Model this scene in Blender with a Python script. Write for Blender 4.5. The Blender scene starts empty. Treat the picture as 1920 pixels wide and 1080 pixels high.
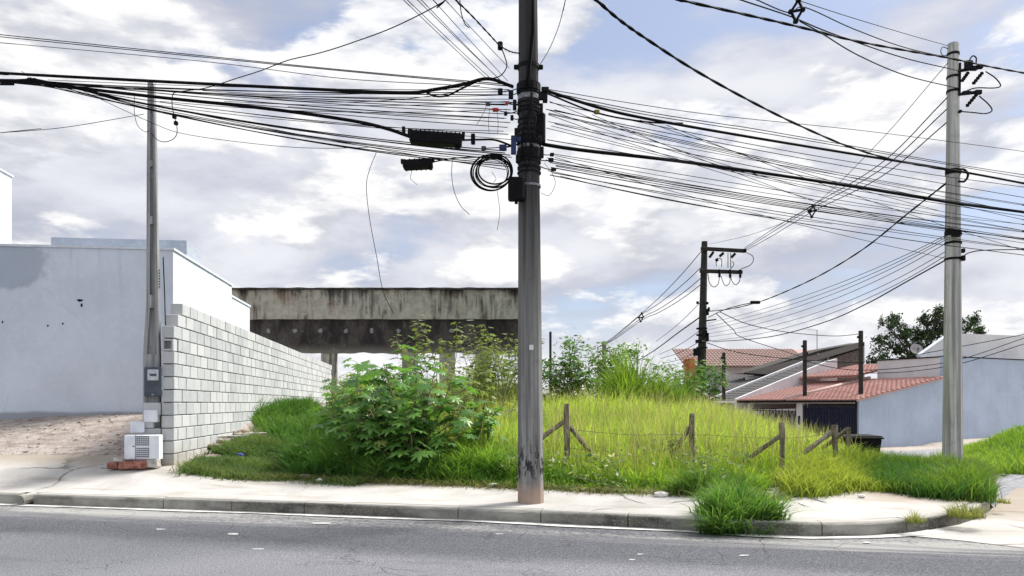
import bpy, bmesh, math, random
import numpy as np
from mathutils import Vector, Matrix, noise as mnoise
R = math.radians
random.seed(7); rng = np.random.default_rng(7)
scene = bpy.context.scene
COL = scene.collection

# ------------------------------------------------------------------ camera
CZ = 1.25; F = 1387.0; HX = 960.0; HY = 757.0
cam_d = bpy.data.cameras.new('camera'); cam = bpy.data.objects.new('camera', cam_d); COL.objects.link(cam)
cam.location = (0, 0, CZ); cam.rotation_euler = (R(90), 0, 0)
cam_d.sensor_width = 36.0; cam_d.lens = 36.0 * F / 1920.0
cam_d.shift_y = (HY - 540.0) / 1920.0
cam_d.clip_start = 0.1; cam_d.clip_end = 3000
scene.camera = cam

# ------------------------------------------------------------------ light
SUN = Vector((0.62, 0.34, 0.86)).normalized()
sun_el = math.asin(SUN.z); sun_rot = math.atan2(SUN.x, SUN.y)
sd = bpy.data.lights.new('sun', 'SUN'); so = bpy.data.objects.new('sun', sd); COL.objects.link(so)
sd.energy = 1.5; sd.angle = R(17); sd.color = (1.0, 0.96, 0.90)
so.rotation_euler = SUN.to_track_quat('Z', 'Y').to_euler()
so.location = (20, 10, 30)
scene.view_settings.view_transform = 'Standard'; scene.view_settings.look = 'None'
scene.view_settings.gamma = 1.0; scene.view_settings.use_curve_mapping = False
scene.view_settings.exposure = 2.12
scene.cycles.use_denoising = True
scene.cycles.max_bounces = 6; scene.cycles.transparent_max_bounces = 6

class NT:
    """tiny node-tree helper"""
    def __init__(s, tree): s.t = tree; s.n = tree.nodes; s.l = tree.links
    def new(s, typ, **kw):
        nd = s.n.new(typ)
        for k, v in kw.items():
            if k == 'inp':
                for kk, vv in v.items(): s.set(nd, kk, vv)
            else: setattr(nd, k, v)
        return nd
    def set(s, nd, key, v):
        sock = nd.inputs[key]
        if hasattr(v, 'is_output') or hasattr(v, 'links'): s.l.new(v, sock)
        else: sock.default_value = v
    def math(s, op, a, b=0.0, clamp=False):
        nd = s.n.new('ShaderNodeMath'); nd.operation = op; nd.use_clamp = clamp
        s.set(nd, 0, a); s.set(nd, 1, b); return nd.outputs[0]
    def noise(s, vec, scale, detail=4, rough=0.55, dist=0.0, out='Fac'):
        nd = s.n.new('ShaderNodeTexNoise'); s.set(nd, 'Vector', vec)
        nd.inputs['Scale'].default_value = scale; nd.inputs['Detail'].default_value = detail
        nd.inputs['Roughness'].default_value = rough; nd.inputs['Distortion'].default_value = dist
        return nd.outputs[out]
    def ramp(s, fac, stops):
        nd = s.n.new('ShaderNodeValToRGB'); cr = nd.color_ramp
        while len(cr.elements) < len(stops): cr.elements.new(0.5)
        for e, (p, c) in zip(cr.elements, stops):
            e.position = p; e.color = (c, c, c, 1) if isinstance(c, (int, float)) else (*c, 1)
        s.set(nd, 'Fac', fac); return nd.outputs['Color']
    def smooth(s, v, a, b):
        nd = s.n.new('ShaderNodeMapRange'); nd.interpolation_type = 'SMOOTHSTEP'
        s.set(nd, 'Value', v); nd.inputs['From Min'].default_value = a; nd.inputs['From Max'].default_value = b
        return nd.outputs['Result']
    def mix(s, fac, a, b, mode='MIX'):
        nd = s.n.new('ShaderNodeMix'); nd.data_type = 'RGBA'; nd.blend_type = mode
        s.set(nd, 0, fac)
        for k, v in ((6, a), (7, b)):
            if isinstance(v, tuple): v = (*v, 1) if len(v) == 3 else v
            s.set(nd, k, v)
        return nd.outputs[2]
    def vmap(s, vec, scale=(1, 1, 1), loc=(0, 0, 0), rot=(0, 0, 0)):
        nd = s.n.new('ShaderNodeMapping'); s.set(nd, 'Vector', vec)
        nd.inputs['Scale'].default_value = scale; nd.inputs['Location'].default_value = loc
        nd.inputs['Rotation'].default_value = rot
        return nd.outputs[0]
    def sep(s, vec):
        nd = s.n.new('ShaderNodeSeparateXYZ'); s.set(nd, 0, vec); return nd.outputs

# ------------------------------------------------------------------ world: sky + cloud deck
world = bpy.data.worlds.new('World'); scene.world = world; world.use_nodes = True
w = NT(world.node_tree); w.n.clear()
wo = w.new('ShaderNodeOutputWorld'); bg = w.new('ShaderNodeBackground')
w.l.new(bg.outputs[0], wo.inputs[0]); bg.inputs['Strength'].default_value = 0.10
sky = w.new('ShaderNodeTexSky'); sky.sky_type = 'NISHITA'; sky.sun_disc = False
sky.sun_elevation = sun_el; sky.sun_rotation = sun_rot; sky.air_density = 1.0; sky.dust_density = 1.5
tc = w.new('ShaderNodeTexCoord'); D = tc.outputs['Generated']
sx, sy, sz = w.sep(D)
# cloud space: the deck is seen more edge-on towards the horizon
zz = w.math('ADD', w.math('MAXIMUM', sz, 0.0), 0.62)
cv = w.new('ShaderNodeCombineXYZ')
w.l.new(w.math('DIVIDE', sx, zz), cv.inputs[0]); w.l.new(w.math('DIVIDE', sy, zz), cv.inputs[1])
w.l.new(w.math('MULTIPLY', sz, 2.6), cv.inputs[2])
P = w.vmap(cv.outputs[0], loc=(3.1, 1.7, 0.4))
n_big = w.noise(P, 1.5, 3, 0.5, 0.0)
n_mid = w.noise(w.vmap(P, loc=(1, 5, 2)), 3.2, 8, 0.52, 0.1)
n_puff = w.noise(w.vmap(P, loc=(7, 3, 1)), 3.9, 12, 0.56, 0.1)
n_under = w.noise(w.vmap(P, loc=(7, 3, 1.10)), 3.9, 8, 0.56, 0.1)     # the same field a little higher: tells lit tops from grey bases
n_fine = w.noise(P, 13.0, 8, 0.6, 0.0)
body = w.math('ADD', w.math('MULTIPLY', n_big, 0.5), w.math('MULTIPLY', n_mid, 0.5))
cover = w.smooth(body, 0.42, 0.52)
puff = w.smooth(n_puff, 0.47, 0.545)
lit = w.smooth(w.math('ADD', w.math('SUBTRACT', n_puff, n_under), w.math('MULTIPLY', w.math('SUBTRACT', n_fine, 0.5), 0.10)), -0.085, 0.085)
shade = w.smooth(n_mid, 0.36, 0.66)
SKYB = w.mix(0.5, w.mix(1.0, sky.outputs[0], (0.35, 0.35, 0.35), 'MULTIPLY'), (1.24, 1.40, 1.92))
deck = w.mix(shade, (1.16, 1.22, 1.46), (2.02, 2.05, 2.18))
head = w.mix(lit, (1.42, 1.46, 1.62), (2.55, 2.53, 2.50))
col = w.mix(cover, SKYB, deck)
col = w.mix(w.math('MULTIPLY', puff, 0.85), col, head)
low = w.smooth(sz, 0.0, 0.14)
col = w.mix(low, w.mix(0.7, col, (2.35, 2.37, 2.45)), col)
w.l.new(col, bg.inputs['Color'])

# ------------------------------------------------------------------ materials
MATS = {}
def material(name, build, rough=0.85, spec=0.25):
    if name in MATS: return MATS[name]
    m = bpy.data.materials.new(name); m.use_nodes = True
    t = NT(m.node_tree); b = t.n['Principled BSDF']
    b.inputs['Roughness'].default_value = rough; b.inputs['Specular IOR Level'].default_value = spec
    geo = t.new('ShaderNodeNewGeometry').outputs['Position']
    build(t, b, geo); MATS[name] = m
    return m
def bump(t, b, h, strength=0.3, dist=0.01):
    nd = t.new('ShaderNodeBump'); t.set(nd, 'Height', h)
    nd.inputs['Strength'].default_value = strength; nd.inputs['Distance'].default_value = dist
    t.l.new(nd.outputs[0], b.inputs['Normal'])
def c3(*a): return tuple(a)
def plain(name, c, rough=0.6, var=0.25, scale=6.0, spec=0.3, metal=0.0, bmp=0.0):
    def f(t, b, g):
        n = t.noise(g, scale, 5)
        lo = tuple(x * (1 - var) for x in c); hi = tuple(min(1, x * (1 + var)) for x in c)
        t.set(b, 'Base Color', t.mix(t.smooth(n, 0.3, 0.7), lo, hi)); b.inputs['Metallic'].default_value = metal
        if bmp: bump(t, b, t.noise(g, scale * 8, 4), bmp)
    return material(name, f, rough, spec)

def _plaster(c, patch=None, streak=0.25, dark=(0.20, 0.24, 0.32)):
    def f(t, b, g):
        n = t.noise(g, 0.7, 6, 0.6); n2 = t.noise(g, 9, 5, 0.6)
        st = t.noise(t.vmap(g, scale=(5, 5, 0.35)), 1.0, 5, 0.6)
        lo = tuple(x * 0.90 for x in c); hi = tuple(min(1, x * 1.06) for x in c)
        col = t.mix(t.smooth(n, 0.3, 0.7), lo, hi)
        col = t.mix(t.math('MULTIPLY', t.smooth(st, 0.52, 0.75), streak), col, dark)
        col = t.mix(t.math('MULTIPLY', t.smooth(n2, 0.45, 0.7), 0.12), col, (0.9, 0.9, 0.92))
        if patch: col = patch(t, g, col)
        t.set(b, 'Base Color', col); bump(t, b, t.noise(g, 45, 4), 0.25, 0.006)
    return f
def house_patch(t, g, col):
    x, y, z = t.sep(g)
    warp = t.noise(g, 0.9, 6, 0.62)
    # bare render patch on the upper left of the front wall
    dx = t.math('DIVIDE', t.math('SUBTRACT', x, -10.6), 1.25); dz = t.math('DIVIDE', t.math('SUBTRACT', z, 4.15), 0.62)
    r = t.math('ADD', t.math('MULTIPLY', dx, dx), t.math('MULTIPLY', dz, dz))
    r = t.math('ADD', r, t.math('MULTIPLY', t.math('SUBTRACT', warp, 0.5), 3.2))
    col = t.mix(t.math('MULTIPLY', t.smooth(r, 1.05, 0.55), 0.6), col, (0.26, 0.31, 0.39))
    drip = t.noise(t.vmap(g, scale=(3.2, 3.2, 0.22)), 1.0, 6, 0.7)
    col = t.mix(t.math('MULTIPLY', t.math('MULTIPLY', t.smooth(drip, 0.50, 0.66), t.smooth(z, 2.9, 4.6)), 0.45), col, (0.36, 0.41, 0.49))
    v = t.new('ShaderNodeTexVoronoi', feature='DISTANCE_TO_EDGE'); t.set(v, 'Vector', t.mix(0.25, g, t.noise(g, 1.6, 5, out='Color'))); v.inputs['Scale'].default_value = 0.45
    crk = t.math('MULTIPLY', t.smooth(v.outputs['Distance'], 0.006, 0.001), t.smooth(t.noise(g, 0.6, 3), 0.5, 0.58))
    col = t.mix(t.math('MULTIPLY', crk, 0.15), col, (0.25, 0.28, 0.33))
    # splash band of bare mortar along the foot
    zb = t.math('ADD', z, t.math('MULTIPLY', warp, 0.18))
    col = t.mix(t.math('MULTIPLY', t.smooth(zb, 1.20, 1.12), 0.75), col, (0.24, 0.26, 0.29))
    return col
M_house = material('pale_blue_render', _plaster((0.62, 0.68, 0.765), house_patch, 0.10, (0.33, 0.37, 0.45)), 0.9)
M_house2 = material('grey_blue_render', _plaster((0.36, 0.40, 0.46), None, 0.3), 0.9)
M_blue = material('sky_blue_wall_paint', _plaster((0.40, 0.48, 0.62), None, 0.35, (0.26, 0.33, 0.46)), 0.85)
M_white = material('white_wall_paint', _plaster((0.66, 0.66, 0.68), None, 0.25, (0.35, 0.35, 0.36)), 0.85)
M_cap = plain('coping_cement', (0.62, 0.66, 0.72), 0.8, 0.1)

def _block(t, b, g):
    rnd = t.new('ShaderNodeObjectInfo').outputs['Random']
    n = t.noise(g, 7, 6, 0.65); n2 = t.noise(g, 60, 4, 0.7); n3 = t.noise(g, 1.1, 5)
    base = t.ramp(rnd, [(0, (0.40, 0.42, 0.43)), (0.5, (0.475, 0.49, 0.495)), (1, (0.55, 0.562, 0.565))])
    col = t.mix(t.math('MULTIPLY', t.smooth(n, 0.35, 0.75), 0.35), base, (0.57, 0.585, 0.595))
    col = t.mix(t.math('MULTIPLY', t.smooth(n3, 0.55, 0.8), 0.45), col, (0.27, 0.275, 0.27))
    z = t.sep(g)[2]
    col = t.mix(t.math('MULTIPLY', t.smooth(t.math('ADD', z, t.math('MULTIPLY', n, 0.3)), 0.85, 0.45), 0.45), col, (0.36, 0.30, 0.22))
    st = t.noise(t.vmap(g, scale=(3, 3, 0.5)), 1.3, 6, 0.7)
    col = t.mix(t.math('MULTIPLY', t.smooth(st, 0.56, 0.72), 0.4), col, (0.28, 0.285, 0.27))
    col = t.mix(t.smooth(n2, 0.62, 0.7), col, (0.22, 0.22, 0.22))
    t.set(b, 'Base Color', col); bump(t, b, n2, 0.55, 0.008)
M_block = material('concrete_block', _block, 0.95, 0.1)
M_mortar = plain('mortar_joint', (0.20, 0.20, 0.195), 0.95, 0.3, 20)

def _pole(base, base_z, red=True, dark_top=0.0):
    def f(t, b, g):
        st = t.noise(t.vmap(g, scale=(14, 14, 0.35)), 1.0, 5, 0.6)
        n = t.noise(g, 6, 6, 0.65); n2 = t.noise(g, 70, 3); mott = t.noise(t.vmap(g, scale=(18, 18, 5)), 1.0, 6, 0.75)
        z = t.sep(g)[2]
        lo = tuple(x * 0.5 for x in base); hi = tuple(x * 1.25 for x in base)
        col = t.mix(t.smooth(st, 0.35, 0.68), lo, hi)
        col = t.mix(t.math('MULTIPLY', t.smooth(n, 0.5, 0.75), 0.5), col, lo)
        band = t.math('MULTIPLY', t.smooth(z, base_z + 0.25, base_z + 0.42), t.smooth(z, base_z + 1.0, base_z + 0.55))
        if red:
            col = t.mix(t.math('MULTIPLY', t.math('MULTIPLY', band, t.smooth(mott, 0.50, 0.56)), 0.9), col, (0.02, 0.02, 0.02))
            col = t.mix(t.math('MULTIPLY', t.smooth(t.math('ADD', z, t.math('MULTIPLY', n, 0.25)), base_z + 0.5, base_z + 0.25), 0.75), col, (0.42, 0.30, 0.23))
        if dark_top:      # backlit darkness of the upper shaft painted in, broken into streaks
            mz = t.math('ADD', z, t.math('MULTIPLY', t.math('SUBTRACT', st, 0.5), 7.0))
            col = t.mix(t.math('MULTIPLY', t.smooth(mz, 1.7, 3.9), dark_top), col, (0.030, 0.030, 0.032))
        t.set(b, 'Base Color', col); bump(t, b, n2, 0.35, 0.006)
    return f
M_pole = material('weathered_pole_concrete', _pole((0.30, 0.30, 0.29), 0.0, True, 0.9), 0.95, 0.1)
M_pole2 = material('pale_pole_concrete', _pole((0.50, 0.50, 0.48), 0.0, False), 0.95, 0.1)
M_pole3 = material('grey_cast_pole_concrete', _pole((0.36, 0.37, 0.375), 0.2, False), 0.95, 0.1)
M_polew = plain('dark_weathered_pole', (0.035, 0.032, 0.03), 0.9, 0.4, 8)
M_black = plain('black_cable_sheath', (0.005, 0.005, 0.006), 0.8, 0.3, 5, spec=0.1)
M_wire = plain('thin_wire_sheath', (0.006, 0.006, 0.009), 0.8, 0.3, 5, spec=0.1)
M_plastic = plain('black_plastic', (0.005, 0.005, 0.006), 0.65, 0.4, 10, spec=0.12)
M_steel = plain('galvanised_strap', (0.22, 0.23, 0.25), 0.5, 0.3, 30, metal=0.4)
M_iron = plain('dark_iron', (0.010, 0.010, 0.012), 0.75, 0.4, 20, spec=0.15)
M_bluep = plain('blue_clamp_plastic', (0.015, 0.03, 0.10), 0.5)
M_redp = plain('red_clamp_plastic', (0.45, 0.015, 0.02), 0.5)
M_greenp = plain('grey_green_clamp_plastic', (0.05, 0.07, 0.06), 0.5)
M_tag = plain('white_tag', (0.75, 0.75, 0.73), 0.5, 0.1)

def _asphalt(t, b, g):
    q = t.vmap(g, rot=(0, 0, 0.222))            # road-aligned
    x, y, z = t.sep(q)
    sp = t.noise(g, 70, 3, 0.8); sp2 = t.noise(g, 22, 5, 0.7); big = t.noise(t.vmap(q, scale=(0.16, 0.8, 1)), 1.3, 6, 0.6)
    lat = t.noise(t.vmap(q, scale=(0.35, 6.0, 1)), 1.0, 6, 0.7)
    col = t.mix(t.smooth(sp, 0.36, 0.66), (0.045, 0.047, 0.056), (0.175, 0.18, 0.205))
    col = t.mix(t.math('MULTIPLY', t.smooth(sp2, 0.45, 0.7), 0.4), col, (0.075, 0.077, 0.085))
    # worn pale wheel lane, and sandy dust washed along the gutter
    yw = t.math('ADD', y, t.math('MULTIPLY', t.math('SUBTRACT', big, 0.5), 0.9))
    lane = t.smooth(yw, 6.75, 6.05)
    col = t.mix(t.math('MULTIPLY', lane, 0.65), col, t.mix(t.smooth(sp, 0.4, 0.6), (0.15, 0.152, 0.168), (0.34, 0.345, 0.375)))
    yd = t.math('ADD', y, t.math('MULTIPLY', t.math('SUBTRACT', lat, 0.5), 1.5))
    dust = t.math('MULTIPLY', t.smooth(yd, 7.35, 7.95), t.smooth(t.math('ADD', t.math('MULTIPLY', big, 0.6), t.math('MULTIPLY', sp2, 0.4)), 0.40, 0.56))
    col = t.mix(t.math('MULTIPLY', dust, 0.75), col, (0.42, 0.415, 0.39))
    # cracks
    v = t.new('ShaderNodeTexVoronoi', feature='DISTANCE_TO_EDGE'); t.set(v, 'Vector', t.mix(0.12, q, t.noise(q, 3.0, 4, out='Color')))
    v.inputs['Scale'].default_value = 1.15
    crk = t.math('MULTIPLY', t.smooth(v.outputs['Distance'], 0.009, 0.002), t.smooth(t.noise(q, 0.7, 3), 0.46, 0.58))
    v2 = t.new('ShaderNodeTexVoronoi', feature='DISTANCE_TO_EDGE'); t.set(v2, 'Vector', t.vmap(q, scale=(4, 7, 1))); v2.inputs['Scale'].default_value = 1.0
    crk2 = t.math('MULTIPLY', t.smooth(v2.outputs['Distance'], 0.05, 0.015), t.smooth(t.noise(q, 1.4, 4), 0.56, 0.66))
    crk = t.math('MAXIMUM', crk, t.math('MULTIPLY', crk2, 0.7))
    col = t.mix(t.math('MULTIPLY', crk, 0.45), col, (0.03, 0.03, 0.034))
    oil = t.noise(t.vmap(q, scale=(0.5, 1.6, 1), loc=(4, 2, 0)), 1.1, 6, 0.6)
    col = t.mix(t.math('MULTIPLY', t.smooth(oil, 0.55, 0.72), 0.35), col, (0.06, 0.06, 0.066))
    t.set(b, 'Base Color', col)
    bump(t, b, t.math('SUBTRACT', t.math('ADD', sp, t.math('MULTIPLY', sp2, 0.5)), crk), 0.7, 0.012)
M_asphalt = material('worn_asphalt', _asphalt, 0.9, 0.25)

def _walk(t, b, g):
    q = t.vmap(g, rot=(0, 0, 0.222)); n = t.noise(q, 1.3, 7, 0.62); n2 = t.noise(g, 70, 3, 0.7); n3 = t.noise(t.vmap(q, scale=(0.6, 4, 1)), 1.2, 6, 0.65)
    col = t.mix(t.smooth(n, 0.3, 0.7), (0.42, 0.405, 0.38), (0.57, 0.555, 0.53))
    yy = t.math('ADD', t.sep(q)[1], t.math('MULTIPLY', t.math('SUBTRACT', n, 0.5), 2.2))
    col = t.mix(t.math('MULTIPLY', t.smooth(yy, 9.55, 10.35), 0.75), col, (0.33, 0.265, 0.20))
    col = t.mix(t.math('MULTIPLY', t.smooth(n3, 0.52, 0.70), 0.7), col, (0.33, 0.295, 0.25))
    col = t.mix(t.math('MULTIPLY', t.smooth(n2, 0.5, 0.66), 0.55), col, (0.30, 0.285, 0.26))
    v = t.new('ShaderNodeTexVoronoi', feature='DISTANCE_TO_EDGE'); t.set(v, 'Vector', t.mix(0.2, q, t.noise(q, 2.0, 5, out='Color')))
    v.inputs['Scale'].default_value = 0.42
    crk = t.math('MULTIPLY', t.smooth(v.outputs['Distance'], 0.010, 0.003), t.smooth(t.noise(q, 0.5, 3), 0.45, 0.55))
    col = t.mix(t.math('MULTIPLY', crk, 0.7), col, (0.14, 0.12, 0.10))
    t.set(b, 'Base Color', col); bump(t, b, t.math('SUBTRACT', n2, crk), 0.35, 0.008)
M_walk = material('sunbleached_pavement_concrete', _walk, 0.95, 0.15)

def _kerb(t, b, g):
    q = t.vmap(g, rot=(0, 0, 0.222)); n = t.noise(q, 2.2, 7, 0.7); n2 = t.noise(g, 45, 4, 0.75); x, y, z = t.sep(g)
    big = t.noise(t.vmap(q, scale=(0.55, 0.1, 1.5)), 1.0, 5, 0.6)
    col = t.mix(t.smooth(big, 0.42, 0.62), (0.075, 0.073, 0.064), (0.36, 0.355, 0.32))
    col = t.mix(t.math('MULTIPLY', t.smooth(n, 0.42, 0.62), 0.55), col, (0.20, 0.195, 0.165))
    col = t.mix(t.math('MULTIPLY', t.smooth(n2, 0.52, 0.68), 0.5), col, (0.42, 0.41, 0.37))
    nz = t.sep(t.new('ShaderNodeNewGeometry').outputs['Normal'])[2]
    col = t.mix(t.math('MULTIPLY', t.smooth(t.math('ADD', z, t.math('MULTIPLY', n, 0.02)), 0.016, 0.030), 0.85), col, (0.48, 0.465, 0.43))
    t.set(b, 'Base Color', col); bump(t, b, n2, 0.7, 0.012)
M_kerb = material('mossy_kerb_concrete', _kerb, 0.95, 0.1)
M_gutter = plain('gutter_cement', (0.60, 0.59, 0.57), 0.9, 0.3, 5, bmp=0.3)

def _ground(t, b, g):
    x, y, z = t.sep(g)
    n = t.noise(g, 1.1, 7, 0.65); n2 = t.noise(g, 26, 5, 0.7); n3 = t.noise(t.vmap(g, scale=(1.5, 2.6, 1), rot=(0, 0, 0.12)), 2.6, 8, 0.75)
    dirt = t.mix(t.smooth(n3, 0.40, 0.62), (0.30, 0.25, 0.22), (0.48, 0.43, 0.39))
    dirt = t.mix(t.math('MULTIPLY', t.smooth(n, 0.5, 0.7), 0.5), dirt, (0.52, 0.49, 0.46))
    dirt = t.mix(t.math('MULTIPLY', t.smooth(n2, 0.52, 0.66), 0.5), dirt, (0.17, 0.13, 0.11))
    soil = t.mix(t.smooth(n2, 0.35, 0.7), (0.055, 0.05, 0.025), (0.13, 0.12, 0.055))
    soil = t.mix(t.math('MULTIPLY', t.smooth(n, 0.35, 0.6), 0.7), soil, (0.05, 0.085, 0.02))
    m = t.smooth(t.math('ADD', x, t.math('MULTIPLY', n2, 0.6)), -4.55, -5.0)
    far = t.math('MULTIPLY', t.smooth(x, 9.5, 10.5), t.smooth(y, 25, 30))
    col = t.mix(m, soil, dirt); col = t.mix(far, col, t.mix(0.5, dirt, (0.5, 0.45, 0.40)))
    t.set(b, 'Base Color', col); bump(t, b, t.math('ADD', n2, n3), 0.8, 0.03)
M_ground = material('dirt_and_soil', _ground, 0.95, 0.1)

def _ruin(t, b, g):
    x, y, z = t.sep(g)
    st = t.noise(t.vmap(g, scale=(1.6, 1.6, 0.16)), 1.0, 7, 0.7); n = t.noise(g, 0.55, 7, 0.65); n2 = t.noise(g, 3.5, 6, 0.7)
    st2 = t.noise(t.vmap(g, scale=(4.5, 4.5, 0.3)), 1.0, 6, 0.7)
    col = t.mix(t.smooth(n2, 0.3, 0.7), (0.30, 0.295, 0.25), (0.43, 0.42, 0.36))
    # black run-off from the coping, ragged lower edge
    e = t.math('ADD', z, t.math('MULTIPLY', t.math('SUBTRACT', st, 0.5), -5.0))
    col = t.mix(t.math('MULTIPLY', t.smooth(n, 0.46, 0.60), t.math('MULTIPLY', t.smooth(e, 5.9, 6.6), 0.8)), col, (0.17, 0.10, 0.075))
    col = t.mix(t.math('MULTIPLY', t.smooth(e, 6.3, 7.2), 0.92), col, (0.018, 0.017, 0.016))
    bl = t.math('MULTIPLY', t.smooth(n, 0.52, 0.40), t.smooth(st2, 0.42, 0.62))
    col = t.mix(t.math('MULTIPLY', bl, 0.8), col, (0.05, 0.046, 0.042))
    t.set(b, 'Base Color', col); bump(t, b, n2, 0.5, 0.03)
M_ruin = material('stained_old_concrete', _ruin, 0.95, 0.1)
def _ruin2(t, b, g):
    st = t.noise(t.vmap(g, scale=(1.1, 1.1, 0.45)), 1.0, 8, 0.72); n2 = t.noise(g, 1.6, 7, 0.7); n = t.noise(g, 0.5, 4)
    col = t.mix(t.smooth(st, 0.38, 0.66), (0.030, 0.027, 0.028), (0.095, 0.086, 0.078))
    col = t.mix(t.math('MULTIPLY', t.smooth(n2, 0.55, 0.72), 0.6), col, (0.16, 0.155, 0.14))
    z = t.sep(g)[2]
    col = t.mix(t.math('MULTIPLY', t.smooth(t.math('ADD', z, t.math('MULTIPLY', st, 0.8)), 4.6, 3.9), 0.6), col, (0.30, 0.29, 0.25))
    t.set(b, 'Base Color', col); bump(t, b, n2, 0.5, 0.03)
M_ruin2 = material('black_mould_concrete', _ruin2, 0.95, 0.1)

def leafmat(name, c1, c2, trans=0.35, attr=False, rough=0.5, spec=0.3):
    if name in MATS: return MATS[name]
    m = bpy.data.materials.new(name); m.use_nodes = True
    t = NT(m.node_tree); b = t.n['Principled BSDF']; out = t.n['Material Output']
    b.inputs['Roughness'].default_value = rough; b.inputs['Specular IOR Level'].default_value = spec
    g = t.new('ShaderNodeNewGeometry').outputs['Position']
    if attr:
        a = t.new('ShaderNodeVertexColor'); a.layer_name = 'col'; col = a.outputs[0]
    else:
        r = t.new('ShaderNodeObjectInfo').outputs['Random']
        n = t.noise(g, 5.0, 3)
        col = t.mix(t.math('ADD', t.math('MULTIPLY', r, 0.7), t.math('MULTIPLY', n, 0.4), True), c1, c2)
        r2 = t.math('FRACT', t.math('MULTIPLY', r, 37.7))
        col = t.mix(t.math('MULTIPLY', t.math('GREATER_THAN', r2, 0.97), 0.6), col, (0.42, 0.40, 0.10))
    tr = t.new('ShaderNodeBsdfTranslucent'); mx = t.new('ShaderNodeMixShader'); mx.inputs[0].default_value = trans
    t.set(b, 'Base Color', col); t.set(tr, 'Color', t.mix(1.0, col, (1.15, 1.2, 0.6), 'MULTIPLY'))
    t.l.new(b.outputs[0], mx.inputs[1]); t.l.new(tr.outputs[0], mx.inputs[2]); t.l.new(mx.outputs[0], out.inputs[0])
    MATS[name] = m; return m
M_grass = leafmat('grass_blade', None, None, 0.48, True, 0.55, 0.2)
M_castor = leafmat('castor_leaf', (0.035, 0.13, 0.03), (0.22, 0.43, 0.09), 0.42, rough=0.34, spec=0.55)
M_shrub = leafmat('pale_shrub_leaf', (0.13, 0.19, 0.05), (0.28, 0.34, 0.12), 0.4)
M_shrub2 = leafmat('green_shrub_leaf', (0.05, 0.13, 0.035), (0.15, 0.28, 0.07), 0.38)
M_tree = leafmat('dark_tree_leaf', None, None, 0.15, True, 0.6, 0.2)
M_stem = plain('pale_stem', (0.17, 0.16, 0.085), 0.8, 0.35, 12)
M_bark = plain('dark_bark', (0.05, 0.042, 0.034), 0.95, 0.4, 6, bmp=0.5)
def _wood(t, b, g):
    st = t.noise(t.vmap(g, scale=(22, 22, 3)), 1.0, 6, 0.7); n = t.noise(g, 9, 5, 0.7)
    col = t.mix(t.smooth(st, 0.35, 0.68), (0.13, 0.105, 0.075), (0.38, 0.335, 0.26))
    col = t.mix(t.math('MULTIPLY', t.smooth(n, 0.52, 0.66), 0.6), col, (0.07, 0.06, 0.045))
    t.set(b, 'Base Color', col); bump(t, b, st, 0.6, 0.01)
M_wood = material('weathered_fence_wood', _wood, 0.95, 0.1)
def _rooft(c1, c2):
    def f(t, b, g):
        r = t.new('ShaderNodeObjectInfo').outputs['Random']; n = t.noise(g, 2.2, 6, 0.65); n2 = t.noise(g, 14, 4)
        col = t.mix(t.math('ADD', t.math('MULTIPLY', r, 0.5), t.math('MULTIPLY', n, 0.5)), c1, c2)
        col = t.mix(t.math('MULTIPLY', t.smooth(n2, 0.50, 0.70), 0.6), col, tuple(x * 0.5 for x in c1))
        t.set(b, 'Base Color', col)
    return f
M_rtile = material('red_clay_tile', _rooft((0.40, 0.185, 0.155), (0.66, 0.39, 0.34)), 0.85)
M_ptile = material('pink_clay_tile', _rooft((0.36, 0.24, 0.21), (0.50, 0.36, 0.32)), 0.9)
M_gtile = material('grey_weathered_tile', _rooft((0.085, 0.085, 0.088), (0.17, 0.165, 0.16)), 0.9)
M_gtile2 = material('dark_weathered_tile', _rooft((0.04, 0.037, 0.035), (0.085, 0.077, 0.07)), 0.9)
M_ridge = plain('pale_ridge_mortar', (0.60, 0.46, 0.42), 0.9, 0.2, 6)
M_brown = material('brown_stained_render', _plaster((0.085, 0.065, 0.058), None, 0.4, (0.03, 0.025, 0.025)), 0.9)
M_navy = plain('navy_gate_paint', (0.012, 0.016, 0.045), 0.45, 0.3, 4)
M_dark = plain('grey_interior_render', (0.22, 0.22, 0.23), 0.9, 0.2)
M_brick = plain('red_brick_rubble', (0.30, 0.13, 0.10), 0.95, 0.45, 14, bmp=0.6)
M_stone = plain('grey_rubble', (0.42, 0.40, 0.37), 0.95, 0.35, 12, bmp=0.6)
M_boxw = plain('white_painted_metal', (0.72, 0.75, 0.80), 0.4, 0.08, 5)
M_glass = plain('meter_window', (0.45, 0.50, 0.52), 0.15, 0.15, 20, spec=0.6)
M_meter = plain('meter_box_plastic', (0.045, 0.06, 0.09), 0.3, 0.3, 8, spec=0.5)
M_orange = plain('orange_brick', (0.42, 0.16, 0.06), 0.9, 0.3, 3)
M_dish = plain('grey_dish', (0.35, 0.33, 0.33), 0.6, 0.15, 3)
M_paper = plain('litter_paper', (0.70, 0.69, 0.66), 0.8, 0.15, 9)
M_bluelit = plain('blue_plastic_litter', (0.06, 0.09, 0.40), 0.5, 0.2)

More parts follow.
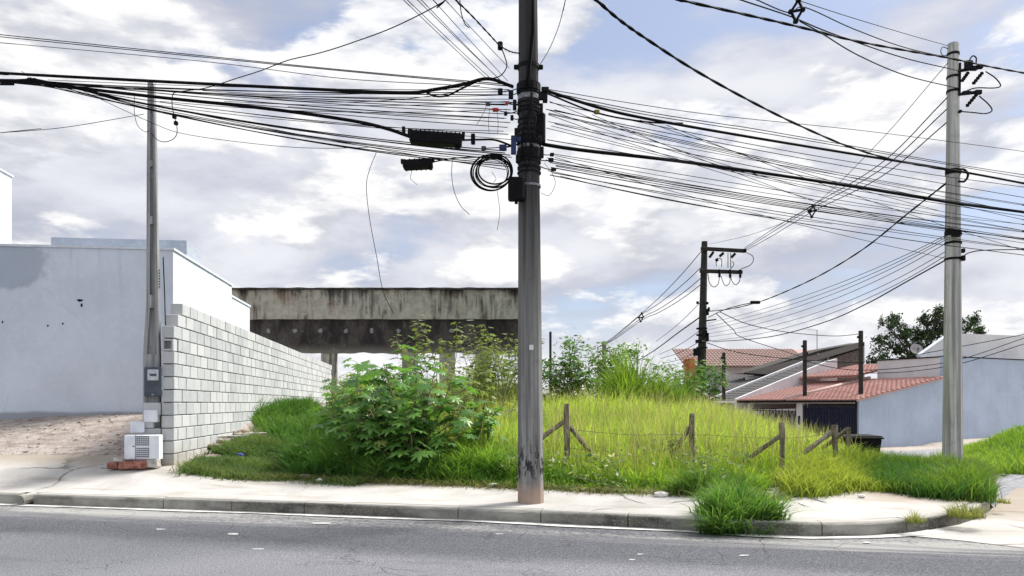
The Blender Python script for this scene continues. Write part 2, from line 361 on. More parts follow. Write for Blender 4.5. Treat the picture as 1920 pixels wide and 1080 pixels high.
# ------------------------------------------------------------------ helpers
def W(px, py, d): return Vector(((px - HX) / F * d, d, CZ + (HY - py) / F * d))
def tag(o, label=None, cat=None, group=None, kind=None):
    if label: o['label'] = label
    if cat: o['category'] = cat
    if group: o['group'] = group
    if kind: o['kind'] = kind
    return o
def empty(name, loc, label, cat, group=None, kind=None):
    o = bpy.data.objects.new(name, None); COL.objects.link(o); o.location = loc; o.empty_display_size = 0.2
    return tag(o, label, cat, group, kind)
def adopt(o, parent):
    if parent is not None:
        o.parent = parent
        o.matrix_parent_inverse = Matrix.Translation(-Vector(parent.location)) if parent.type == 'EMPTY' else Matrix.Identity(4)
    return o
def inst(name, me, parent, mw):
    o = bpy.data.objects.new(name, me); COL.objects.link(o); adopt(o, parent)
    o.matrix_basis = mw
    return o
class MB:
    def __init__(s): s.v = []; s.f = []
    def add(s, vs, fs):
        k = len(s.v); s.v += [tuple(v) for v in vs]; s.f += [tuple(i + k for i in f) for f in fs]; return s
    def hexa(s, p):      # 4 bottom (ccw), 4 top
        return s.add(p, [(3, 2, 1, 0), (4, 5, 6, 7), (0, 1, 5, 4), (1, 2, 6, 5), (2, 3, 7, 6), (3, 0, 4, 7)])
    def box(s, c, size, ax=None):
        c = Vector(c); a = ax or (Vector((1, 0, 0)), Vector((0, 1, 0)), Vector((0, 0, 1)))
        e = [a[i].normalized() * size[i] * 0.5 for i in range(3)]
        return s.hexa([c + sx * e[0] + sy * e[1] + sz * e[2] for sz in (-1, 1) for sx, sy in ((-1, -1), (1, -1), (1, 1), (-1, 1))])
    def prism(s, poly, off):
        off = Vector(off); n = len(poly); p = [Vector(q) for q in poly]
        fs = [tuple(range(n))[::-1], tuple(range(n, 2 * n))] + [(i, (i + 1) % n, n + (i + 1) % n, n + i) for i in range(n)]
        return s.add(p + [q + off for q in p], fs)
    def tube(s, pts, rad, n=6, cap=True, ph=0.0):
        pts = [Vector(p) for p in pts]; m = len(pts)
        if not hasattr(rad, '__len__'): rad = [rad] * m
        t0 = (pts[1] - pts[0]).normalized(); up = Vector((0, 0, 1)) if abs(t0.z) < 0.9 else Vector((1, 0, 0))
        u = t0.cross(up).normalized(); vs = []; fs = []
        for i in range(m):
            a = pts[max(i - 1, 0)]; b = pts[min(i + 1, m - 1)]; t = (b - a)
            t = t.normalized() if t.length > 1e-9 else t0
            u = (u - t * u.dot(t)); u = u.normalized() if u.length > 1e-6 else t.orthogonal().normalized(); v = t.cross(u)
            for k in range(n):
                an = 2 * math.pi * k / n + ph; vs.append(pts[i] + (u * math.cos(an) + v * math.sin(an)) * rad[i])
        for i in range(m - 1):
            for k in range(n):
                k2 = (k + 1) % n; fs.append((i * n + k, i * n + k2, (i + 1) * n + k2, (i + 1) * n + k))
        if cap: fs += [tuple(range(n))[::-1], tuple(range((m - 1) * n, m * n))]
        return s.add(vs, fs)
    def mesh(s, name, mat=None, smooth=False, bevel=0.0, seg=1):
        me = bpy.data.meshes.new(name); me.from_pydata(s.v, [], s.f); me.update()
        bm = bmesh.new(); bm.from_mesh(me); bmesh.ops.recalc_face_normals(bm, faces=bm.faces)
        if bevel: bmesh.ops.bevel(bm, geom=list(bm.edges), offset=bevel, segments=seg, affect='EDGES', clamp_overlap=True)
        bm.to_mesh(me); bm.free()
        if mat: me.materials.append(mat)
        if smooth: me.polygons.foreach_set('use_smooth', [True] * len(me.polygons))
        return me
    def build(s, name, mat, parent=None, smooth=False, bevel=0.0, kind=None, label=None, cat=None, group=None):
        o = bpy.data.objects.new(name, s.mesh(name, mat, smooth, bevel)); COL.objects.link(o); adopt(o, parent)
        return tag(o, label, cat, group, kind)
def npmesh(name, V, Fq, Ft, mat, colr=None, smooth=False):
    """numpy mesh: V (n,3), Fq (a,4), Ft (b,3), colr (n,3)"""
    me = bpy.data.meshes.new(name); me.vertices.add(len(V)); me.vertices.foreach_set('co', V.astype(np.float32).ravel())
    nq, nt = len(Fq), len(Ft)
    me.loops.add(nq * 4 + nt * 3); me.polygons.add(nq + nt)
    me.loops.foreach_set('vertex_index', np.concatenate([Fq.ravel(), Ft.ravel()]).astype(np.int32))
    st = np.concatenate([np.arange(nq) * 4, nq * 4 + np.arange(nt) * 3]).astype(np.int32)
    me.polygons.foreach_set('loop_start', st)
    me.update(calc_edges=True)
    if colr is not None:
        a = me.color_attributes.new('col', 'FLOAT_COLOR', 'POINT')
        c = np.ones((len(V), 4), np.float32); c[:, :3] = colr; a.data.foreach_set('color', c.ravel())
    me.materials.append(mat); me.validate()
    if smooth: me.polygons.foreach_set('use_smooth', [True] * len(me.polygons))
    return me
def ss(a, b, x):
    t = min(1.0, max(0.0, (x - a) / (b - a))); return t * t * (3 - 2 * t)

# ------------------------------------------------------------------ terrain
def flat(px, py, z=0.0):
    d = (CZ - z) * F / (py - HY); return Vector(((px - HX) / F * d, d, z))
kpx = [(50, 929), (380, 939), (700, 949.5), (995, 960), (1245, 971.5), (1400, 980), (1520, 984), (1620, 983), (1710, 977), (1790, 965), (1835, 952), (1853, 940), (1853, 926)]
kw = [flat(*p) for p in kpx]
d0 = (kw[0] - kw[1]).normalized()
kw = [kw[0] + d0 * 30, kw[0] + d0 * 8] + kw
KN = len(kw)
e0 = flat(1853, 934)
XL = ([9.8, 12.3, 15, 19, 26, 40], [e0.x, 7.80, 8.6, 9.4, 10.9, 14.0])        # side-street edge on the lot's side, x by y
XV = ([14.3, 15.4, 18.5, 23, 30, 40], [11.4, 9.9, 11.3, 13.2, 17.6, 23.0])      # foot of the bank beyond the side street
kw += [Vector((np.interp(y, *XL), y, 0)) for y in (11.2, 12.3, 13.6, 15, 17, 19, 23)]
kx = [p.x for p in kw[:9]]; ky = [p.y for p in kw[:9]]
def K(x): return float(np.interp(x, kx, ky)) if x > kx[0] else ky[0]
def lerp_tab(x, xs, ys): return float(np.interp(x, xs, ys))
def gz(x, y):
    t = (y - K(x)) * 0.975
    zl = lerp_tab(t, [0, 0.9, 1.8, 7, 11, 14, 60], [0, 0.02, 0.11, 0.58, 0.80, 0.85, 0.9])
    zl += 0.17 * ss(-4.0, -5.2, x) * ss(0.4, 1.35, t) * (1 - ss(4, 8, t))
    zl += 0.52 * ss(-5.4, -6.3, x) * ss(1.2, 5.0, t) * (1 - 0.3 * ss(6, 20, t))
    zr = lerp_tab(t, [0, 3, 10, 28, 60], [0, -0.02, -0.30, -0.92, -1.0])
    a = ss(3.0, 8.4, x - 0.22 * (y - 12)); b = ss(-2, 4, x) * ss(12, 26, t)
    wgt = 1 - (1 - a) * (1 - b)
    z = zl * (1 - wgt) + zr * wgt
    if y > 8.6 and x > 5:
        e = x - float(np.interp(y, *XL)); z -= 0.15 * ss(-0.1, 0.1, e)
        if y > 14.2:
            v = x - float(np.interp(y, *XV)); z += 0.12 * ss(0, 0.2, v) + 0.95 * ss(0.1, 3.2, v) * ss(14.2, 18, y) * (1 - 0.8 * ss(23, 31, y))
    if t < 0: z = -0.24
    return z
def G(px, py, lo=5.0, hi=90.0):
    """where the view ray through a pixel meets the terrain"""
    d = lo; step = 0.05
    while d < hi:
        p = W(px, py, d)
        if p.z <= gz(p.x, p.y): return Vector((p.x, p.y, gz(p.x, p.y)))
        d += step
    p = W(px, py, hi); return Vector((p.x, p.y, gz(p.x, p.y)))
def on(x, y, dz=0.0): return Vector((x, y, gz(x, y) + dz))

def grid_sheet(name, xs, ys, zf, mat, drop=0.0):
    V = np.array([[x, y, zf(x, y) - drop] for y in ys for x in xs]); nx, ny = len(xs), len(ys)
    i = np.arange(nx - 1)[None, :] + nx * np.arange(ny - 1)[:, None]; i = i.ravel()
    Fq = np.stack([i, i + 1, i + 1 + nx, i + nx], 1)
    o = bpy.data.objects.new(name, npmesh(name, V, Fq, np.zeros((0, 3), int), mat, smooth=True)); COL.objects.link(o)
    return o
def inpoly(P, poly):
    x, y = P[:, 0], P[:, 1]; r = np.zeros(len(P), bool); n = len(poly); j = n - 1
    for i in range(n):
        xi, yi = poly[i]; xj, yj = poly[j]
        c = ((yi > y) != (yj > y)) & (x < (xj - xi) * (y - yi) / (yj - yi + 1e-12) + xi); r ^= c; j = i
    return r
LOTE = [(p.x, p.y) for p in kw if p.x > 0 and p.y < 15.5]; LOTP = LOTE + [(LOTE[-1][0], 16), (0, 16)]
xs = sorted(set([-900, -300, -120, -60, -30] + list(np.round(np.arange(-18, 34.01, 0.3), 3)) + [40, 60, 120, 300, 900]))
ys = sorted(set([-300, -60, -20, 0, 4] + list(np.round(np.arange(6, 56.01, 0.3), 3)) + [65, 90, 150, 300, 900]))
def gz_rough(x, y):
    r = mnoise.noise(Vector((x * 1.7, y * 1.7, 0))) * 0.02 + mnoise.noise(Vector((x * 5, y * 5, 3))) * 0.012
    t = y - K(x)
    if t < 0.75: return -0.34
    if x > 2.5 and y < 14.3:
        q = np.array([[x, y]])
        if not inpoly(q, LOTP)[0] or min(math.hypot(x - a, y - b) for a, b in LOTE) < 0.65: return -0.42
    return gz(x, y) + (r if t > 2.0 else 0.0)
g = grid_sheet('ground', xs, ys, gz_rough, M_ground, 0.012); tag(g, 'reddish dirt and soil ground of the corner lot', kind='structure')

# main road: one sheet on the camera's side of the kerb
# strip built as quads from the kerb line down to a line behind the camera
kl = [Vector((-60, ky[0] + 6.8, -0.125))] + [Vector((p.x, p.y + 0.1, -0.125)) for p in kw[:11]] + [Vector((6.5, 8.9, -0.125)), Vector((12, 8.7, -0.125)), Vector((60, 5.2, -0.125))]
vs = []; fs = []
for i, p in enumerate(kl):
    vs += [p, Vector((p.x, p.y - 1.5, -0.12)), Vector((p.x, -12 - 0.22 * p.x, -0.06))]
for i in range(len(kl) - 1):
    for k in range(2): a = i * 3 + k; fs.append((a, a + 3, a + 4, a + 1))
MB().add(vs, fs).build('road', M_asphalt, kind='structure', label='worn grey asphalt road in front of the lot')
# pale concrete apron at the mouth of the side street
ap = [flat(1690, 1003, -0.1165), flat(1790, 985, -0.1165), flat(1850, 962, -0.1165), flat(1875, 940, -0.1165), flat(1905, 915, -0.1165), flat(2150, 918, -0.1165), flat(2300, 1000, -0.1165), flat(2100, 1043, -0.1165), flat(1920, 1027, -0.1165), flat(1800, 1013, -0.1165)]
MB().add(ap, [tuple(range(len(ap)))]).build('side_street_apron', M_walk, kind='structure', label='pale cracked concrete apron at the side street mouth')
# side street asphalt, following the falling ground
sv = []; sf = []
rows = np.concatenate([np.linspace(8.4, 14.2, 18), np.linspace(14.5, 36, 34)])
for y in rows:
    xa = float(np.interp(y, *XL)) - (0.3 if y > 11 else -0.05); xb = xa + 16 if y < 14.25 else float(np.interp(y, *XV)) + 0.15
    for k in range(8):
        x = xa + (xb - xa) * (k / 7) ** 1.5; kk = ss(11, 16, y); sv.append((x, y, -0.1195 * (1 - kk) + (min(gz(x, y), -0.12) + 0.03) * kk))
for i in range(len(rows) - 1):
    for k in range(7): a = i * 8 + k; sf.append((a, a + 1, a + 9, a + 8))
M_asph2 = plain('pale_side_street_asphalt', (0.27, 0.27, 0.29), 0.9, 0.35, 9, bmp=0.5)
MB().add(sv, sf).build('side_street', M_asph2, kind='structure', label='pale asphalt side street running away on the right', smooth=True)

# kerb stones along the polyline
def resample(pts, step):
    out = [pts[0]]; acc = 0.0
    for a, b in zip(pts[:-1], pts[1:]):
        L = (b - a).length; pos = step - acc
        while pos <= L: out.append(a + (b - a) * (pos / L)); pos += step
        acc = (acc + L) % step
    return out
kp = [p for p in resample(kw[1:], 0.125) if not (p.x > 5 and p.y > 10.9)]
kerb = empty('kerb', kp[len(kp) // 2], 'mossy grey concrete kerb along the pavement', None, kind='structure')
stone = []; i = 0; seg_len = 4
def knorm(i):
    a = kp[max(i - 1, 0)]; b = kp[min(i + 1, len(kp) - 1)]; t = (b - a).normalized(); return Vector((-t.y, t.x, 0))
def nearest_i(p): return min(range(len(kp)), key=lambda i: (kp[i] - p).length)
gap_i = nearest_i(flat(30, 929))
while i < len(kp) - 1:
    L = random.choice([8, 8, 10, 16]) if kp[i].x < 2.0 else random.choice([4, 6, 8])
    j = min(i + L, len(kp) - 1)
    if i <= gap_i < j: j = max(gap_i, i + 1)
    if gap_i <= i < gap_i + 2: i += 1; continue
    vs = []; fs = []
    dz = random.uniform(-0.006, 0.006); top = 0.030 + dz; n = j - i + 1
    for k in range(i, j + 1):
        nn = knorm(k); p = kp[k].copy(); t = Vector((nn.y, -nn.x, 0))
        if k == i: p += t * 0.006
        if k == j: p -= t * 0.006
        rr = mnoise.noise(p * 3) * 0.010 + mnoise.noise(p * 11) * 0.008; tj = mnoise.noise(p * 7 + Vector((5, 0, 0))) * 0.012; lowg = gz(p.x + nn.x, p.y + nn.y) if p.y > 9.2 and p.x > 5 else 0
        lowg = min(0, lowg)
        if p.x > 5 and p.y > 9.7: top = 0.030 + dz - 0.13 * ss(9.7, 10.9, p.y)
        for o, z in ((-0.022 + rr, -0.30), (-0.016 + rr, top - 0.03 + lowg + tj), (0.016 + rr * 1.6, top + lowg + tj * 0.4), (0.115, top + 0.001 + lowg), (0.125, -0.30)):
            q = p + nn * o; vs.append((q.x, q.y, z))
    for k in range(n - 1):
        for c in range(4): a = k * 5 + c; fs.append((a, a + 1, a + 6, a + 5))
        a = k * 5; fs.append((a + 4, a, a + 5, a + 9))
    fs += [(0, 1, 2, 3, 4), tuple((n - 1) * 5 + c for c in (4, 3, 2, 1, 0))]
    MB().add(vs, fs).build('kerb_stone', M_kerb, kerb)
    i = j
# gutter strip of pale cement
vs = []; fs = []; gi = [k for k in range(len(kp)) if kp[k].x < 4.6]
for k in gi:
    nn = knorm(k); wd = 0.15 + 0.07 * mnoise.noise(Vector((kp[k].x * 0.8, 0, 0)))
    for o in (-0.015, -0.015 - wd): q = kp[k] + nn * o; vs.append((q.x, q.y, -0.114))
for k in range(len(gi) - 1): a = 2 * k; fs.append((a, a + 2, a + 3, a + 1))
MB().add(vs, fs).build('gutter', M_gutter, kind='structure', label='thin pale cement gutter strip at the foot of the kerb')

# pavement sheet: behind the kerb stones
vs = []; fs = []; NS = 9; pk = [k for k in range(len(kp)) if kp[k].y < 12.6 or kp[k].x < 0]
def pav_w(p):
    base = 2.05 if p.x < -1 else lerp_tab(p.x, [-1, 1.5, 3, 5], [1.9, 1.55, 1.6, 2.2])
    return base + 0.16 * mnoise.noise(Vector((p.x * 1.1, 0, 7))) + 0.08 * mnoise.noise(Vector((p.x * 4, 0, 2)))
for k in pk:
    nn = knorm(k); wd = pav_w(kp[k]) if kp[k].x < 4.4 else 2.0
    for s in range(NS):
        q = kp[k] + nn * (0.11 + (wd - 0.11) * s / (NS - 1))
        vs.append((q.x, q.y, max(gz(q.x, q.y), -0.04 if kp[k].x > 4.4 else -9) + 0.026))
for k in range(len(pk) - 1):
    for s in range(NS - 1): a = k * NS + s; fs.append((a, a + NS, a + NS + 1, a + 1))
MB().add(vs, fs).build('pavement', M_walk, kind='structure', label='sun-bleached concrete pavement round the corner lot', smooth=True)
# white scraps of paint on the asphalt
chip = MB()
for (px, py, ww, hh) in [(438, 1001, 24, 4.5), (300, 992, 22, 2.2), (485, 1029, 30, 2), (600, 981, 46, 3), (1200, 1039, 16, 2.5), (1185, 1049, 14, 2.5), (1395, 1041, 20, 3), (1625, 1017, 20, 3), (935, 1001, 16, 1.6)]:
    pts = []
    for k in range(9):
        an = -2 * math.pi * k / 9; rr = random.uniform(0.6, 1.1); pts.append(flat(px + math.cos(an) * ww / 2 * rr, py + math.sin(an) * hh / 2 * rr, -0.1145))
    chip.add(pts, [tuple(range(9))])
chip.build('worn_road_paint', plain('worn_white_paint', (0.50, 0.50, 0.49), 0.9, 0.3, 40), kind='stuff', label='scattered worn white paint scraps on the asphalt', cat='road paint')

# ------------------------------------------------------------------ concrete block wall
WD = Vector((-0.118, 0.993, 0)).normalized(); WL = Vector((-0.993, -0.118, 0)).normalized()   # along, and to its left
WC = Vector((-5.255, 11.5, 0)); WT = 0.185; Z0 = 0.27; BL = 0.40; BH = 0.20; UP = Vector((0, 0, 1))
bw = empty('block_wall', WC + Vector((0, 0, Z0)), 'long unrendered grey concrete block wall with stepped near end', 'wall')
NC = 13; WLEN = 19.4
cand = []
for r in range(-1, NC):
    off = {NC - 1: 0.40, NC - 2: 0.20, NC - 3: 0.0}.get(r, 0.0)
    if r == NC - 4: off = 0.40 - 0.2
    start = off if r >= NC - 4 else 0.0
    s = start; first = True
    while s < WLEN:
        L = BL
        if first and r < NC - 4 and r % 2 == 0: L = BL / 2
        if first and r == NC - 4: L = 0.2
        if s > 1.0 and random.random() < 0.06: L = 0.2
        m = WC + WD * (s + L / 2)
        if Z0 + r * BH + BH > gz(m.x + 0.3, m.y) - 0.05: cand.append((s, r, L))
        s += L; first = False
cand.sort(key=lambda c: c[0] + 0.0)
bm_full = []
def block_mesh(L, seed):
    rr = random.Random(seed); b = MB(); h = BH - 0.016; l = L - 0.022
    b.hexa([Vector((sx * l / 2 + rr.uniform(-.002, .002), sy * WT / 2 + rr.uniform(-.002, .002), sz * h / 2 + rr.uniform(-.002, .002))) for sz in (-1, 1) for sx, sy in ((-1, -1), (1, -1), (1, 1), (-1, 1))])
    return b.mesh('block', M_block, bevel=0.006)
fullm = [block_mesh(BL, i) for i in range(4)]; halfm = [block_mesh(0.2, i + 9) for i in range(3)]
Mrot = Matrix((( WD.x, WL.x, 0, 0), (WD.y, WL.y, 0, 0), (0, 0, 1, 0), (0, 0, 0, 1)))
for (s, r, L) in cand[:296]:
    c = WC + WD * (s + L / 2) + WL * (WT / 2 + random.uniform(-0.004, 0.004)) + UP * (Z0 + r * BH + BH / 2)
    me = random.choice(fullm if L > 0.3 else halfm)
    inst('block', me, bw, Matrix.Translation(c) @ Mrot)
rest = MB()
for (s, r, L) in cand[296:]:
    c = WC + WD * (s + L / 2) + WL * (WT / 2 + random.uniform(-0.004, 0.004)) + UP * (Z0 + r * BH + BH / 2)
    rest.box(c, (L - 0.026, WT, BH - 0.016), (WD, WL, UP))
# distant blocks are single meshes: give them a per-face tone through their own material
def _block_far(t, b, g):
    q = t.vmap(g, rot=(0, 0, -math.atan2(WD.y, WD.x)))
    v = t.new('ShaderNodeTexWhiteNoise', noise_dimensions='3D')
    x, y, z = t.sep(q)
    cx = t.new('ShaderNodeCombineXYZ'); t.set(cx, 0, t.math('FLOOR', t.math('MULTIPLY', x, 2.5))); t.set(cx, 1, t.math('FLOOR', t.math('MULTIPLY', t.math('SUBTRACT', z, Z0), 5.0)))
    t.set(v, 'Vector', cx.outputs[0])
    n = t.noise(g, 7, 6, 0.65)
    col = t.ramp(v.outputs['Value'], [(0, (0.40, 0.42, 0.43)), (0.5, (0.475, 0.49, 0.495)), (1, (0.55, 0.562, 0.565))])
    col = t.mix(t.math('MULTIPLY', t.smooth(n, 0.35, 0.75), 0.45), col, (0.57, 0.585, 0.595))
    t.set(b, 'Base Color', col)
M_block_far = material('concrete_block_far', _block_far, 0.95, 0.1)
rest.build('far_block_courses', M_block_far, bw, kind='stuff')
core = MB()
def corebox(s0, s1, z0, z1):
    c = WC + WD * ((s0 + s1) / 2) + WL * (WT / 2) + UP * ((z0 + z1) / 2)
    core.box(c, (s1 - s0, WT - 0.03, z1 - z0), (WD, WL, UP))
corebox(0.05, WLEN - 0.02, -0.2, Z0 + (NC - 4) * BH - 0.01)
corebox(0.45, WLEN - 0.02, Z0 + (NC - 4) * BH - 0.01, Z0 + NC * BH - 0.012)
corebox(0.05, 0.45, Z0 + (NC - 3) * BH + 0.01, Z0 + (NC - 2) * BH - 0.012)
corebox(0.25, 0.45, Z0 + (NC - 2) * BH - 0.012, Z0 + (NC - 1) * BH - 0.012)
core.build('mortar', M_mortar, bw)
# loose hollow block in the gap of the stepped end
hb = MB(); hz = Z0 + (NC - 4) * BH + 0.098; c0 = WC + WD * 0.10 + WL * (WT / 2 + 0.01)
for o in (-0.075, 0.075): hb.box(c0 + WL * o + UP * hz, (0.17, 0.032, 0.185), (WD, WL, UP))
for o in (-0.078, 0.078): hb.box(c0 + UP * (hz + o), (0.168, 0.118, 0.028), (WD, WL, UP))
hb.box(c0 + WD * 0.06 + UP * hz, (0.02, 0.118, 0.128), (WD, WL, UP))
hb.build('hollow_block', M_block, bw, bevel=0.004)
# pier of blocks beside the wall end that carries the service boxes
pier = empty('service_pier', WC + WL * 0.35 + UP * Z0, 'low stack of grey blocks at the foot of the slim service pole', 'pier')
for (a0, a1, r) in [(WT + .012, 0.46, 4), (WT + .012, 0.46, 2), (0.30, 0.46, 3), (WT + .012, 0.46, 1)]:
    for k in (0,):
        c = WC + WD * 0.10 + WL * ((a0 + a1) / 2) + UP * (Z0 + r * BH + BH / 2)
        MB().box(c, (0.2, a1 - a0 - 0.01, BH - 0.008), (WD, WL, UP)).build('block', M_block, pier, bevel=0.005)
MB().box(WC + WD * 0.16 + WL * 0.27 + UP * (Z0 + BH * 2), (0.06, 0.16, 0.9), (WD, WL, UP)).build('mortar', M_mortar, pier)

# ------------------------------------------------------------------ pale blue house on the left
HC = Vector((-7.1, 15.5, 0)); HA = Vector((-0.993, -0.118, 0)).normalized(); HW = Vector((-0.118, 0.993, 0)).normalized()
def Hp(a, b, z): return HC + HA * a + HW * b + UP * z
def hbox(mb, a0, a1, b0, b1, z0, z1):
    return mb.hexa([Hp(a0, b0, z0), Hp(a1, b0, z0), Hp(a1, b1, z0), Hp(a0, b1, z0), Hp(a0, b0, z1), Hp(a1, b0, z1), Hp(a1, b1, z1), Hp(a0, b1, z1)])
zt = CZ + 292 / F * 15.5
hs = empty('rendered_house', Hp(6, 2, 0.9), 'pale blue rendered flat-roofed house behind the block wall', 'house')
hbox(MB(), 0, 16, 0, 4.75, -0.5, zt - 0.05).build('wall', M_house, hs)
cp = MB()
hbox(cp, -0.03, 16, -0.03, 0.20, zt - 0.048, zt); hbox(cp, -0.03, 0.20, 0.202, 4.78, zt - 0.048, zt)
cp.build('coping', M_cap, hs)
hbox(MB(), 0.35, 3.4, 5.2, 8.4, -0.3, zt - 0.16).build('rear_wing_wall', M_house, hs)
hbox(MB(), 0.32, 3.43, 5.17, 8.43, zt - 0.158, zt - 0.10).build('rear_wing_coping', M_cap, hs)
d2 = 17.2
pA, pB = W(350, 455, d2), W(93, 449, d2 - 0.4)
rb = MB(); zr2 = CZ + 306 / F * d2
c1 = Vector((pA.x, pA.y, 0)); lenA = abs(pA.x - pB.x) / abs(HA.x)
rb.hexa([c1 + UP * (zt - 0.6), c1 + HA * lenA + UP * (zt - 0.6), c1 + HA * lenA + HW * 1.1 + UP * (zt - 0.6), c1 + HW * 1.1 + UP * (zt - 0.6),
         c1 + UP * zr2, c1 + HA * lenA + UP * zr2, c1 + HA * lenA + HW * 1.1 + UP * zr2, c1 + HW * 1.1 + UP * zr2])
rb.build('roof_tank_enclosure', M_house2, hs)
hol = [(150, 563, 12, 6), (90, 611, 4, 4), (118, 607, 4, 4), (5, 604, 4, 5), (153, 572, 4, 9)]
for (px, py, a, b) in hol:                    # knocked-out spots in the render
    t = (px - HX) / F; # ray/plane
    dd = (HC.dot(HW)) / (Vector((t, 1, 0)).dot(HW)); p = W(px, py, dd) - HW * 0.002
    m = MB(); pts = []
    for k in range(7):
        an = k / 7 * 2 * math.pi; rr = random.uniform(0.7, 1.1); pts.append(p + HA * (-math.cos(an) * a / 2 * rr * dd / F) + UP * (math.sin(an) * b / 2 * rr * dd / F))
    m.prism(pts, -HW * 0.004).build('render_chip', M_iron, hs)
lb = MB(); far = W(22, 332, 22.0); ztt = far.z
base = Vector((far.x, far.y, 0))
lb.hexa([base - HW * 9 - UP * 0, base - HW * 9 + HA * 6, base + HA * 6, base, base - HW * 9 + UP * ztt, base - HW * 9 + HA * 6 + UP * ztt, base + HA * 6 + UP * ztt, base + UP * ztt])
tb = empty('tall_neighbour_house', base, 'taller pale house rising at the left edge behind the flat roof', 'house')
lb.build('wall', M_house, tb)
cpb = MB(); q = base + UP * (ztt + 0.002)
cpb.hexa([q - HW * 9 - HA * 0.04, q - HW * 9 + HA * 6, q + HA * 6 + HW * 0.04, q - HA * 0.04 + HW * 0.04] + [x + UP * 0.05 for x in (q - HW * 9 - HA * 0.04, q - HW * 9 + HA * 6, q + HA * 6 + HW * 0.04, q - HA * 0.04 + HW * 0.04)])
cpb.build('coping', M_cap, tb)

# ------------------------------------------------------------------ stained concrete frame at the back of the lot
ru = empty('derelict_concrete_frame', W(700, 740, 36.0), 'long derelict concrete building with black-stained parapet and open bays', 'building')
RD = 36.0; x0 = W(437, 540, RD).x - 1.6; x1 = W(1003, 540, RD).x
ztop = CZ + 216 / F * RD; zmid = CZ + 158 / F * RD; zbeam = CZ + 95 / F * RD
sl = 0.0
def rbox(mb, xa, xb, ya, yb, za, zb):
    return mb.box(((xa + xb) / 2, (ya + yb) / 2, (za + zb) / 2), (xb - xa, yb - ya, zb - za))
def rough_slab(xa, xb, ya, yb, za, zb, n=60, amp=0.03, seed=0):
    """a wall slab whose upper and lower edges are chipped and uneven"""
    vs = []; fs = []
    for i in range(n + 1):
        x = xa + (xb - xa) * i / n
        a = mnoise.noise(Vector((x * 1.3, seed, 0))) * amp; b = mnoise.noise(Vector((x * 1.7, seed + 5, 0))) * amp
        vs += [(x, ya, za + a), (x, ya, zb + b), (x, yb, zb + b), (x, yb, za + a)]
    for i in range(n):
        k = i * 4
        for c in range(4): c2 = (c + 1) % 4; fs.append((k + c, k + c2, k + 4 + c2, k + 4 + c))
    fs += [(0, 1, 2, 3), tuple(n * 4 + c for c in (3, 2, 1, 0))]
    return MB().add(vs, fs)
rough_slab(x0, x1, RD - 0.18, RD + 0.3, zmid, ztop - 0.09, 70, 0.05, 1).build('parapet', M_ruin, ru)
rough_slab(x0 - 0.1, x1 + 0.1, RD - 0.30, RD + 0.42, ztop - 0.085, ztop, 70, 0.03, 2).build('coping', M_ruin2, ru)
rough_slab(x0, x1, RD, RD + 0.3, zbeam, zmid - 0.002, 70, 0.10, 3).build('beam', M_ruin2, ru)
for px in (468, 616, 768, 838, 905, 985):
    p = W(px, 700, RD); ww = 0.75 if px not in (468,) else 1.2
    rough_slab(p.x - ww / 2, p.x + ww / 2, RD + 0.02, RD + 0.28, -0.5, zbeam + 0.05, 6, 0.03, px).build('column', M_ruin, ru)
for px in (503, 553, 600, 648, 697, 747, 797, 847):      # pale weep-hole patches in the beam
    p = W(px, 620, RD - 0.003); pts = []
    for k in range(9):
        an = k / 9 * 2 * math.pi; rr = random.uniform(0.06, 0.13); pts.append(Vector((p.x + math.cos(an) * rr, p.y, p.z + math.sin(an) * rr * 1.15)))
    MB().prism(pts, (0, 0.008, 0)).build('weep_hole_patch', M_dark, ru)

# ------------------------------------------------------------------ houses on the right
U = Vector((0.89, 0.456, 0)).normalized(); Vv = Vector((-0.456, 0.89, 0)).normalized(); GC = Vector((18.3, 39.0, 0))
def Rp(s, t, z): return GC + U * s + Vv * t + UP * z
def sbox(mb, s0, s1, t0, t1, z0, z1):
    return mb.hexa([Rp(s0, t0, z0), Rp(s1, t0, z0), Rp(s1, t1, z0), Rp(s0, t1, z0), Rp(s0, t0, z1), Rp(s1, t0, z1), Rp(s1, t1, z1), Rp(s0, t1, z1)])
GZ = -1.0; EZ = CZ + 0.30; PITCH = 0.178
def rz(s): return EZ + PITCH * s
gh = empty('garage_house', Rp(3, 3, GZ), 'light blue house with red tiled garage roof and navy gate', 'house')
# side wall with sloping top
m = MB(); m.prism([Rp(0.0, 0, GZ - 0.5), Rp(7.1, 0, GZ - 0.5), Rp(7.1, 0, rz(7.1) - 0.03), Rp(0.0, 0, rz(0) - 0.03)], Vv * 0.2); m.build('gable_wall', M_blue, gh)
H2 = CZ + 2.69
sbox(MB(), 7.102, 19, 0, 0.2, GZ - 0.5, H2).build('side_wall', M_blue, gh)
sbox(MB(), 7.102, 19, -0.03, 0.24, H2 + 0.001, H2 + 0.06).build('wall_coping', M_iron, gh)
sbox(MB(), 7.102, 7.3, 0.202, 4.2, rz(7.1) - 0.5, H2 - 0.03).build('back_wall', M_white, gh)
sbox(MB(), 7.04, 7.34, 0.25, 4.25, H2 - 0.029, H2 + 0.035).build('flashing', M_iron, gh)
# upper gable block
zg = CZ + 132 / F * 44.0
m = MB(); m.prism([Rp(7.4, 1.6, H2 - 0.3), Rp(19, 1.6, H2 - 0.3), Rp(19, 1.6, zg + 0.3), Rp(10.4, 1.6, zg + 0.12), Rp(7.4, 1.6, H2 + 0.15)], Vv * 0.2); m.build('upper_gable', M_white, gh)
m = MB(); m.prism([Rp(7.36, 1.58, H2 + 0.151), Rp(7.36, 1.58, H2 + 0.20), Rp(10.4, 1.58, zg + 0.17), Rp(10.4, 1.58, zg + 0.121)], Vv * 0.26); m.build('gable_coping', M_cap, gh)
